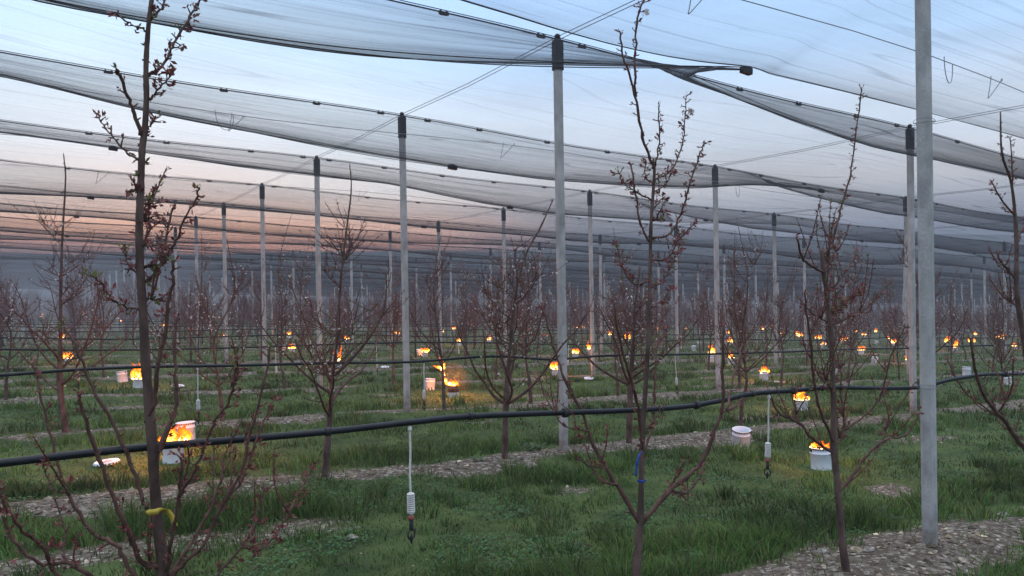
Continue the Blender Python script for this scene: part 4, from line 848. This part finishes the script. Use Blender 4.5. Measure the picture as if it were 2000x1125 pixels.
def flame_mesh(hgt, r=.085, lean=(0, 0), big=None, seed=0):
    q = np.random.default_rng(seed); mb = MB()
    for k in range(7):
        a = q.uniform(0, 6.3); d = r*q.uniform(.25, .95); x, y = d*math.cos(a), d*math.sin(a); H = hgt*q.uniform(.35, 1.0); p = [np.array([x, y, 0])]
        for m in range(1, 4): p.append(np.array([x+lean[0]*H*(m/3)**1.3+q.normal()*.02, y+lean[1]*H*(m/3)**1.3+q.normal()*.02, H*m/3]))
        tongue(mb, p, q.uniform(.016, .032))
    for k in range(9):
        a = k*.7+q.uniform(0, .4); d = r*q.uniform(.7, 1.0); x, y = d*math.cos(a), d*math.sin(a); H = q.uniform(.02, .05); tongue(mb, [(x, y, -.01), (x+q.normal()*.005, y, H*.5), (x+q.normal()*.01, y, H)], q.uniform(.012, .022), 7)
    if big is not None:
        for ln, rr in big: tongue(mb, [np.asarray(p) for p in ln], rr)
    return mb.mesh('flame', M_FLAME)
FL = [flame_mesh(.16, seed=1), flame_mesh(.10, seed=2), flame_mesh(.24, seed=3, lean=(-.3, .1)), flame_mesh(.14, seed=4, lean=(.25, .1)), flame_mesh(.36, seed=5, lean=(-.25, .0), r=.08)]
camr = np.array([right[0], right[1], 0])
def big_flame():
    e = camr/np.linalg.norm(camr); z = np.array([0, 0, 1.])
    f = lambda dx, dz: tuple(e*dx+z*dz)
    big = [([f(.02, 0), f(-.02, .07), f(-.06, .12)], .05), ([f(-.03, .05), f(-.11, .06), f(-.15, .13), f(-.17, .22)], .035), ([f(-.15, .19), f(-.18, .27), f(-.2, .33)], .022), ([f(-.19, .28), f(-.17, .36), f(-.2, .44), f(-.24, .5)], .045), ([f(-.19, .32), f(-.27, .33), f(-.34, .36)], .028), ([f(-.12, .08), f(-.17, .15), f(-.15, .22)], .03), ([f(.06, .0), f(.05, .06), f(.02, .12)], .03)]
    return flame_mesh(.07, seed=9, big=big)
lamp_n = 0
def bucket(px, py, flame=None, fs=1.0, tilt=(0, 0), label=None, power=0, scorch=False, sc=1.0, handle=False, group=None, far=False, sink=.0):
    global lamp_n
    X = hit_ground(px, py); X[2] += -.012+sink
    nm = 'burning_bucket' if flame is not None else 'empty_bucket'
    r = thing(nm, X, rnd.uniform(0, 6.28), label=label, cat='bucket', group=group); r.rotation_euler[0], r.rotation_euler[1] = tilt; r.scale = (sc,)*3
    o = bpy.data.objects.new('pail', PAIL); C.objects.link(o); o.parent = r
    if not far:
        o = bpy.data.objects.new('lug', LUG); C.objects.link(o); o.parent = r
    if handle: o = bpy.data.objects.new('handle', HAND); C.objects.link(o); o.parent = r
    if scorch:
        b = MB(); b.lathe([(.109, .118), (.1125, .122), (.1125, .175), (.115, .178), (.115, .19), (.112, .192), (.1125, .235), (.114, .247)], 32); b.obj('scorched_band', M_SCORCH, r)
    if flame is not None:
        b = MB()
        f = bpy.data.objects.new('flame', flame); C.objects.link(f); f.parent = r; f.location = (0, 0, .215); f.scale = (fs,)*3
        f.rotation_euler = (0, 0, -r.rotation_euler[2]) if flame is BIGF else (0, 0, 0)
        if power:
            l = bpy.data.objects.new('fire_light', bpy.data.lights.new('fire_light', 'POINT')); C.objects.link(l); l.parent = r; l.location = (0, 0, .215+.15*fs); l.data.energy = power; l.data.color = (1, .25, .05); l.data.shadow_soft_size = .06; lamp_n += 1
            if power >= 110:
                sm = bpy.data.objects.new('smoke', SMOKE); C.objects.link(sm); sm.parent = r; sm.location = (0, 0, .3); sm.scale = (.8+.1*fs, .8+.1*fs, 1.1)
    return r
BIGF = big_flame()
mb = MB(); mb.lathe([(.36*math.sin(a)+1e-4, -.36*math.cos(a)) for a in np.linspace(0, math.pi, 13)], 20)
SMOKE = mb.mesh('smoke', None)
m, t_, o_ = mat('fire_smoke'); pv = _n(t_, 'ShaderNodeVolumePrincipled'); pv.inputs['Color'].default_value = (.8, .78, .76, 1); pv.inputs['Density'].default_value = .028; t_.links.new(pv.outputs[0], o_.inputs['Volume']); SMOKE.materials.append(m)
GB, GE = 'burning buckets between the rows', 'empty white pails left in the grass'
FIRES = [ # px, py, flame, scale, power, scorch, label
 (338, 895, 0, 1.15, 5, 0, 'white bucket burning below the near hose, right of the large left trunk'), (1604, 910, 1, .75, 1.1, 0, 'burning white bucket behind the many branched tree, lower right'),
 (886, 772, 'B', 1.0, 8, 1, 'scorched white bucket with a tall flame leaping to the left'), (1566, 797, 3, 1.0, 2.6, 0, 'burning bucket half hidden by the near hose, left of the many branched trunk'),
 (271, 755, 2, 1.1, 5, 0, 'burning bucket with tall flame beside the large left trunk'), (134, 711, 3, .9, 4, 0, 'burning bucket behind the far left bare tree, lower of two fires'), (660, 716, 4, 1.0, 5, 0, 'bucket with tall flame behind the second row hose, left of centre'),
 (830, 695, 1, 1.1, 3, 0, 'small burning bucket right beside a pale empty pail, behind the post'), (1086, 735, 0, 1.0, 3, 0, 'burning bucket just left of the tall post by the near hose'), (1124, 698, 3, .9, 3, 0, 'burning bucket just right of the tall post by the near hose'),
 (1151, 690, 4, .8, 3, 0, 'bucket with narrow upright flame at the slim post right of the tall one'), (1428, 710, 4, .7, 5, 0, 'burning bucket with long flame right of the fire reddened post'), (1390, 698, 2, 1.1, 4, 0, 'burning bucket at the left of the fire reddened post'),
 (1428, 672, 3, 1.4, 3, 0, 'upper fire behind the fire reddened post'), (1492, 741, 0, .9, 4, 0, 'burning white bucket standing alone right of the fire reddened post'), (1529, 655, 0, 1.3, 2, 0, 'fire further back between two posts right of the reddened post'),
 (1608, 679, 0, .9, 2, 0, 'white burning bucket seen left of the many branched trunk far back'), (1682, 692, 1, 1.2, 2, 0, 'small burning bucket under the branches right of the many branched tree'), (1866, 684, 4, 1.0, 5, 0, 'cluster fire with leaping flames right of the thick pale post'), (1850, 672, 2, 1.2, 2, 0, 'smaller fire left of the leaping one, right of the thick pale post'),
 (1982, 683, 0, 1.0, 3, 0, 'burning bucket at the far right edge behind the leaning tree'), (1776, 712, 1, 1.0, 2, 0, 'burning bucket peeping out left of the thick pale post'), (570, 688, 1, 1.2, 3, 0, 'small burning bucket beside a pale pail between two left posts'), (563, 660, 3, 1.2, 2, 0, 'round fire behind a hose between two left posts'),
 (438, 664, 4, .6, 3, 0, 'fire glowing at the foot of a slim left post'), (374, 652, 3, 1.0, 2, 0, 'small fire right of the large left trunk far back'), (676, 668, 1, 1.2, 2, 0, 'small fire right of the bucket with the tall flame, left of centre'), (120, 668, 2, 1.0, 3, 0, 'upper of two fires behind the far left bare tree'),
 (777, 658, 1, 1.2, 2, 0, 'small fire left of the second capped post'), (897, 676, 0, .9, 3, 0, 'fire above and right of the leaping flame'), (956, 670, 2, .9, 3, 0, 'fire left of the bent leader tree, in the middle'), (1032, 651, 2, 1.2, 2, 0, 'fire left of the tall post by the near hose, further back')]
for px, py, f, fs, pw, scr, lab in FIRES:
    bucket(px, py, BIGF if f == 'B' else FL[f], fs*1.15 if f == 'B' else fs*1.45, (rnd.uniform(-.03, .03), rnd.uniform(-.03, .03)), lab, pw*15.0, scr, group=GB)
for px, py in [(862, 648), (888, 642), (660, 643), (190, 628), (235, 625), (80, 618), (84, 613), (158, 606), (166, 609), (232, 620), (318, 635), (405, 605), (480, 600), (545, 600), (545, 610), (475, 612), (430, 618), (672, 612), (718, 612), (770, 612), (780, 618), (838, 612), (855, 607), (893, 613), (912, 622), (920, 633), (985, 633), (1033, 624), (1125, 637), (1140, 637), (1148, 626), (1190, 655), (1193, 618), (1225, 662), (1255, 646), (1284, 642), (1256, 625), (1420, 650), (1555, 652), (1562, 656), (1598, 660), (1646, 668), (1672, 648), (1688, 654), (1710, 645), (1737, 662), (1746, 670), (1752, 647), (1905, 652), (1947, 657), (1960, 662), (1898, 668), (1300, 632), (1340, 640), (1490, 640), (1510, 634)]:
    bucket(px, py+3+rnd.uniform(0, 3), FL[rnd.randrange(4)], rnd.uniform(1.7, 2.6), (0, 0), 'tiny fire glowing far back among the trees', 0, False, group=GB, far=True)
bucket(364, 858, tilt=(.02, .05), label='tall empty pail lit pink by the fire in front of it', handle=True, sc=1.02, group=GE)
bucket(1447, 871, tilt=(.12, .13), label='tilted empty white pail in the grass right of the tall budding tree', handle=True, group=GE)
bucket(839, 760, tilt=(.08, -.05), label='empty pail lit pink beside the leaping flame', group=GE)
bucket(240, 744, tilt=(-.06, .1), label='empty pinkish pail left of the bucket by the large left trunk', group=GE)
for px, py, lab in [(820, 693, 'pale empty pail touching the small burning bucket behind the post'), (553, 684, 'pale pail left of a small burning bucket between two left posts'), (1355, 684, 'white empty pail right of the tall budding tree far back'), (1365, 675, 'pinkish empty pail behind a white one right of the tall budding tree'),
                    (1708, 709, 'white empty pail below the branches between the two right trees'), (1888, 736, 'white empty pail right of the thick pale post, left of the other'), (1968, 750, 'white empty pail under the hose at the right edge'), (1388, 706, 'pinkish pail at the foot of the fire reddened post'), (655, 700, 'pink lit pail left of the tall flame left of centre'), (480, 660, 'small pale pail between left posts'), (1712, 672, 'small white pail far back, left of the thick pale post')]:
    bucket(px, py, tilt=(rnd.uniform(-.08, .08), rnd.uniform(-.08, .08)), label=lab, group=GE)
# lids lying in the grass
def lid(px, py, label, tilt):
    X = hit_ground(px, py); r = thing('bucket_lid', X+np.array([0, 0, .055]), rnd.uniform(0, 6), label=label, cat='lid', group='lids lying in the grass'); r.rotation_euler[0], r.rotation_euler[1] = tilt
    b = MB(); b.lathe([(.001, 0), (.112, 0), (.118, -.012), (.119, -.012), (.117, .004), (.105, .006), (.1, .001), (.001, .002)], 32)
    for k in range(20):
        a = k*math.pi/10; b.box((.118*math.cos(a), .118*math.sin(a), -.014), (.006, .006, .009), [[math.cos(a), -math.sin(a), 0], [math.sin(a), math.cos(a), 0], [0, 0, 1]])
    b.obj('lid_disc', M_TIN, r); b = MB(); b.lathe([(.001, .0035), (.07, .0035), (.072, .0032)], 24); b.obj('print', M_PRINT, r)
lid(208, 904, 'white pail lid with red print lying in grass below the near hose', (.07, -.05)); lid(348, 754, 'white lid in the grass right of the large left trunk', (.05, .1)); lid(752, 718, 'pale lid lying in the grass left of the second capped post', (.05, .1)); lid(1512, 746, 'pale lid in the grass beside the lone burning bucket', (.05, .1)); lid(1150, 741, 'pale lid at the foot of the slim post right of the tall one', (.05, .1))

# ------------------------------------------------------------------ ground cover
def scatter(n, r0, r1, half=46):
    a = np.radians(rng.uniform(-half, half, n)); r = r0*(r1/r0)**rng.random(n)
    d = np.stack([np.sin(a), np.zeros(n), np.cos(a)], 1)@R.T
    return d[:, 0]*r, d[:, 1]*r, r
# grass
x, y, r = scatter(560000, 2.0, 55); s, t = st_of(x, y); gmk = gravel_mask(s, t)
dens = fbm(s*6+3, t*9+7, 3); edge = np.exp(-((rowdist(s)-.19)/.075)**2)*np.clip((fbm(s*4+1, t*6+11, 2)-.22)*3, 0, 1.3)
tuft = np.clip((fbm(s*11, t*19+4, 3)-.38)*4, 0, 1.6)
nt2 = 3400; qx, qy, qr = scatter(nt2, 2.2, 26); qs, qt = st_of(qx, qy); okt = (gravel_mask(qs, qt) < .6) & (rng.random(nt2) < np.exp(-((rowdist(qs)-.19)/.09)**2)+(.10*(fbm(qs*5+2, qt*7, 2) > .42))); qx, qy, qr = qx[okt], qy[okt], qr[okt]
keep = rng.random(len(x)) < np.clip((1-gmk*1.0)*(.1+1.5*(dens-.15)), 0.02, 1)
x, y, r, s, t, tuft, edge = (q[keep] for q in (x, y, r, s, t, tuft, edge)); n = len(x); print('blades', n)
z = ground_z(s, t)-.006; hgt = (.022+.065*tuft+.17*edge*(.3+tuft*.8))*rng.uniform(.5, 1.35, n)*(1+.004*r); wd = (.0028+.00075*r)*rng.uniform(.7, 1.4, n)
a = rng.uniform(0, 6.283, n); cl = 6.283*vnoise(s*14, t*24); a = np.where(rng.random(n) < .55, cl+rng.normal(size=n)*.6, a); bend = hgt*rng.uniform(.15, .95, n)
dx, dy = np.cos(a), np.sin(a); b0 = rng.uniform(0, 6.283, n); sx, sy = np.cos(b0)*wd/2, np.sin(b0)*wd/2
kk = 70; rep_ = np.repeat(np.arange(len(qx)), kk); m_ = len(rep_); th = rng.uniform(0, 6.283, m_); rr_ = .12*np.sqrt(rng.random(m_))*np.repeat(rng.uniform(.6, 1.5, len(qx)), kk)
tx, ty = qx[rep_]+rr_*np.cos(th), qy[rep_]+rr_*np.sin(th); ts2, tt2 = st_of(tx, ty); th_ = np.repeat(rng.uniform(.07, .18, len(qx)), kk)*rng.uniform(.5, 1.2, m_)
x, y, z = np.r_[x, tx], np.r_[y, ty], np.r_[z, ground_z(ts2, tt2)-.005]; hgt = np.r_[hgt, th_]; wd = np.r_[wd, (.003+.0006*qr[rep_])*rng.uniform(.7, 1.3, m_)]
a = np.r_[a, th+rng.normal(size=m_)*.5]; bend = np.r_[bend, th_*rng.uniform(.25, .95, m_)]; s, t = np.r_[s, ts2], np.r_[t, tt2]; dk = np.r_[dens[keep], np.full(m_, .3)]; n = len(x); i5 = np.arange(n)*5
dx, dy = np.cos(a), np.sin(a); b0 = rng.uniform(0, 6.283, n); sx, sy = np.cos(b0)*wd/2, np.sin(b0)*wd/2
B = np.stack([x, y, z], 1); one = lambda ax, ay, az: np.stack([ax, ay, az], 1)
v = np.stack([B-one(sx, sy, 0*sx), B+one(sx, sy, 0*sx), B+one(dx*bend*.3-sx*.8, dy*bend*.3-sy*.8, hgt*.6), B+one(dx*bend*.3+sx*.8, dy*bend*.3+sy*.8, hgt*.6), B+one(dx*bend, dy*bend, hgt)], 1).reshape(-1, 3)
mb = MB()
col = np.stack([.078+.050*rng.random(n)+.03*dk, .155+.070*rng.random(n)+.02*dk, .036+.018*rng.random(n)], 1)*((.35+.8*vnoise(s*5, t*8))*rng.choice([.45, .75, 1.0, 1.5], n))[:, None]
dry = rng.random(n) < .09; col[dry] = np.array([.17, .14, .07])*rng.uniform(.6, 1.1, (dry.sum(), 1))
mb.add(v, np.stack([i5+2, i5+3, i5+4], -1), np.stack([i5, i5+1, i5+3, i5+2], -1), np.repeat(col, 5, 0))
tag(mb.obj('grass', M_GRASS), 'dark green grass in the alleys between the rows', 'grass', kind='stuff')
# clover mats
x, y, r = scatter(150000, 2.0, 16); s, t = st_of(x, y); k = (fbm(s*5+9, t*8+2, 3) > .50) & (gravel_mask(s, t) < .35); x, y, r, s, t = (q[k] for q in (x, y, r, s, t)); n = len(x)
z = ground_z(s, t)+rng.uniform(.005, .035, n); a = rng.uniform(0, 6.283, n); w = rng.uniform(.006, .011, n)*(1+.03*r); tl = rng.normal(size=(n, 2))*.35
e1 = np.stack([np.cos(a), np.sin(a), tl[:, 0]], 1)*w[:, None]; e2 = np.stack([-np.sin(a), np.cos(a), tl[:, 1]], 1)*w[:, None]; c = np.stack([x, y, z], 1)
v = np.stack([c-e1, c-e2*.9, c+e1*.6-e2*.5, c+e1, c+e1*.5+e2*.6, c+e2*.9], 1).reshape(-1, 3); i6 = np.arange(n)*6; mb = MB()
mb.add(v, None, np.concatenate([np.stack([i6, i6+1, i6+2, i6+3], -1), np.stack([i6, i6+3, i6+4, i6+5], -1)]), np.repeat(np.stack([.06+.04*rng.random(n), .125+.07*rng.random(n), .045+.025*rng.random(n)], 1), 6, 0))
tag(mb.obj('clover', M_GRASS), 'low clover mats between the grass tufts', 'ground cover', kind='stuff')
# gravel
x, y, r = scatter(330000, 1.8, 40); s, t = st_of(x, y); k = rng.random(len(x)) < np.clip((gravel_mask(s, t)-.12)*np.clip((fbm(s*14, t*22, 3)-.2)*2.6, .1, 1), 0.004, 1); x, y, r, s, t = (q[k] for q in (x, y, r, s, t)); n = len(x); print('stones', n)
clod = rng.random(n) < .05; sz = .0023*np.exp(rng.normal(size=n)*.85)*(1+.07*r)*np.where(clod, 3.2, 1); sz = np.minimum(sz, .035); z = ground_z(s, t)+sz*.15
oc = np.array([(1, 0, 0), (.3, .9, .1), (-.8, .5, -.1), (-.7, -.6, .1), (.4, -.9, 0), (.1, 0, .8), (-.1, 0, -.8)])
v = oc[None]*(1+.3*rng.normal(size=(n, 7, 1)))*sz[:, None, None]*np.stack([rng.uniform(.8, 1.4, n), rng.uniform(.7, 1.2, n), rng.uniform(.5, .9, n)], 1)[:, None]
a = rng.uniform(0, 6.28, n); ca, sa = np.cos(a)[:, None], np.sin(a)[:, None]; v = np.stack([v[..., 0]*ca-v[..., 1]*sa, v[..., 0]*sa+v[..., 1]*ca, v[..., 2]], -1)+np.stack([x, y, z], 1)[:, None]
f = [(k, (k+1) % 5, 5) for k in range(5)]+[((k+1) % 5, k, 6) for k in range(5)]; tri = (np.arange(n)[:, None, None]*7+np.array(f)[None]).reshape(-1, 3); mb = MB()
tint = rng.choice([.4, .55, .75, 1.2, 1.7], n, p=[.34, .28, .2, .12, .06])*rng.uniform(.8, 1.2, n); wm_ = rng.uniform(0, 1, n); tint = np.where(clod, .45, tint); mb.add(v.reshape(-1, 3), tri, None, np.repeat(np.stack([tint*1.06, tint*(.96-.05*wm_), tint*(.83-.15*wm_)], 1), 7, 0))
tag(mb.obj('gravel', M_STONE, smooth=False), 'pale gravel and stony soil along the tree rows', 'gravel', kind='stuff')
# prunings and dead stalks lying about
x, y, r = scatter(1500, 2.2, 22); s, t = st_of(x, y); k = rng.random(len(x)) < np.where(rowdist(s) < .2, .8, .2); mb = MB()
for a_, b_, s_, t_ in zip(x[k], y[k], s[k], t[k]):
    L_ = rng.uniform(.06, .28); th = rng.uniform(0, 6.28); z_ = float(ground_z(s_, t_))+.012; d_ = np.array([math.cos(th), math.sin(th), rng.normal()*.1])*L_/2; c_ = np.array([a_, b_, z_])
    mb.tube([c_-d_, c_+rng.normal(size=3)*.008+np.array([0, 0, .006]), c_+d_], [.0035, .003, .0018], 4, False, np.array((.15, .10, .07))*rng.uniform(.6, 1.5))
tag(mb.obj('twig_litter', M_BUD), 'short prunings and dead stalks lying on the ground', 'litter', kind='stuff')
# a few bigger stones
for px, py, w, lab in [(1036, 910, .085, 'pale stone at the foot of the stony mound by the tall post'), (685, 1042, .05, 'flat pale stone in the grass left of the white sprinkler'), (35, 1058, .05, 'pale stone in the grass at the far left edge'), (1603, 1080, .05, 'pale stone on the bare soil left of the many branched trunk'), (1697, 1087, .045, 'white stone on bare soil between the trunk and thick post'), (1960, 1012, .05, 'pale stone on the stony soil at the lower right')]:
    X = hit_ground(px, py); r2 = np.random.default_rng(int(px)); b = MB(); nl, nn = 6, 10; vv = []
    for q in range(nl+1):
        for k in range(nn): th = math.pi*q/nl; ph = 2*math.pi*k/nn; m = 1+.16*r2.normal(); vv.append((w*math.sin(th)*math.cos(ph)*m, w*.7*math.sin(th)*math.sin(ph)*m, w*.42*math.cos(th)*m))
    b.add(vv, None, [[q*nn+k, q*nn+(k+1) % nn, (q+1)*nn+(k+1) % nn, (q+1)*nn+k] for q in range(nl) for k in range(nn)], (.9, .88, .84))
    tag(b.obj('stone', M_STONE, loc=tuple(X+np.array([0, 0, .01])), smooth=False), lab, 'stone', 'larger stones on the orchard floor')
# broad-leaved weeds
for px, py, n, L, lab in [(1042, 885, 22, .16, 'broad leaved weed clump on the stony mound left of the tall post'), (930, 905, 9, .11, 'small rosette weed on the stony strip right of the sprinkler'), (1720, 1010, 7, .16, 'dock leaves growing in grass left of the thick pale post'), (1020, 1000, 8, .10, 'pale young sprout in the grass right of the sprinkler'), (945, 1118, 10, .10, 'leafy sprouts at the bottom edge, left of the tall budding tree')]:
    X = hit_ground(px, py); b = MB(); r2 = np.random.default_rng(int(py))
    for k in range(n):
        a = r2.uniform(0, 6.28); l = L*r2.uniform(.6, 1.1); up_ = r2.uniform(.35, 1.1); o0 = np.array([r2.normal()*L*.25, r2.normal()*L*.25, 0]); d = np.array([math.cos(a), math.sin(a), up_]); d /= np.linalg.norm(d); sd = np.array([-math.sin(a), math.cos(a), 0])*l*.17
        m = o0+d*l*.5; e = o0+d*l-np.array([0, 0, l*.22]); b.add([o0, m-sd, m+sd, o0+d*l*.8-sd*.7-np.array([0, 0, l*.08]), o0+d*l*.8+sd*.7-np.array([0, 0, l*.08]), e], [[0, 1, 2], [3, 5, 4]], [[1, 3, 4, 2]], np.array((.075, .115, .045))*r2.uniform(.8, 1.3))
    tag(b.obj('weed', M_GRASS, loc=tuple(X)), lab, 'weed')

# ------------------------------------------------------------------ haze: thin smoke lying over the orchard
HAZE = 0.0037
mb = MB(); cx, cyy = (R@np.array([0, 0, 1.0]))[:2]*200
zt = max(max(v.co[2] for v in h.data.vertices), POST_H+5)+1.5
mb.box((0, 0, (zt-40)/2), (6000, 6000, (zt+40)/2)); hz = mb.obj('haze', None, smooth=False)
m, t_, o_ = mat('smoke_haze'); pv = _n(t_, 'ShaderNodeVolumePrincipled'); pv.inputs['Color'].default_value = (.40, .43, .48, 1); pv.inputs['Density'].default_value = HAZE; pv.inputs['Anisotropy'].default_value = .0
t_.links.new(pv.outputs[0], o_.inputs['Volume']); hz.data.materials.append(m); tag(hz, kind='stuff'); hz['label'] = 'thin blue grey smoke haze lying over the orchard'
# bank of drifting smoke among the far left trees
c_ = CAMP+ray(40, 565)*34; mb = MB(); mb.lathe([(math.sin(a)+1e-4, -math.cos(a)) for a in np.linspace(0, math.pi, 15)], 28)
o = mb.obj('smoke', None, loc=tuple(c_)); o.scale = (9, 9, 2.6); m, t_, o_ = mat('drifting_smoke'); pv = _n(t_, 'ShaderNodeVolumePrincipled'); pv.inputs['Color'].default_value = (.62, .67, .72, 1); pv.inputs['Density'].default_value = .022; t_.links.new(pv.outputs[0], o_.inputs['Volume']); o.data.materials.append(m)
tag(o, 'pale bank of smoke drifting among the far left trees', 'smoke', kind='stuff')
print('tree objects', tree_objs, 'lamps', lamp_n, 'objects', len(bpy.data.objects))
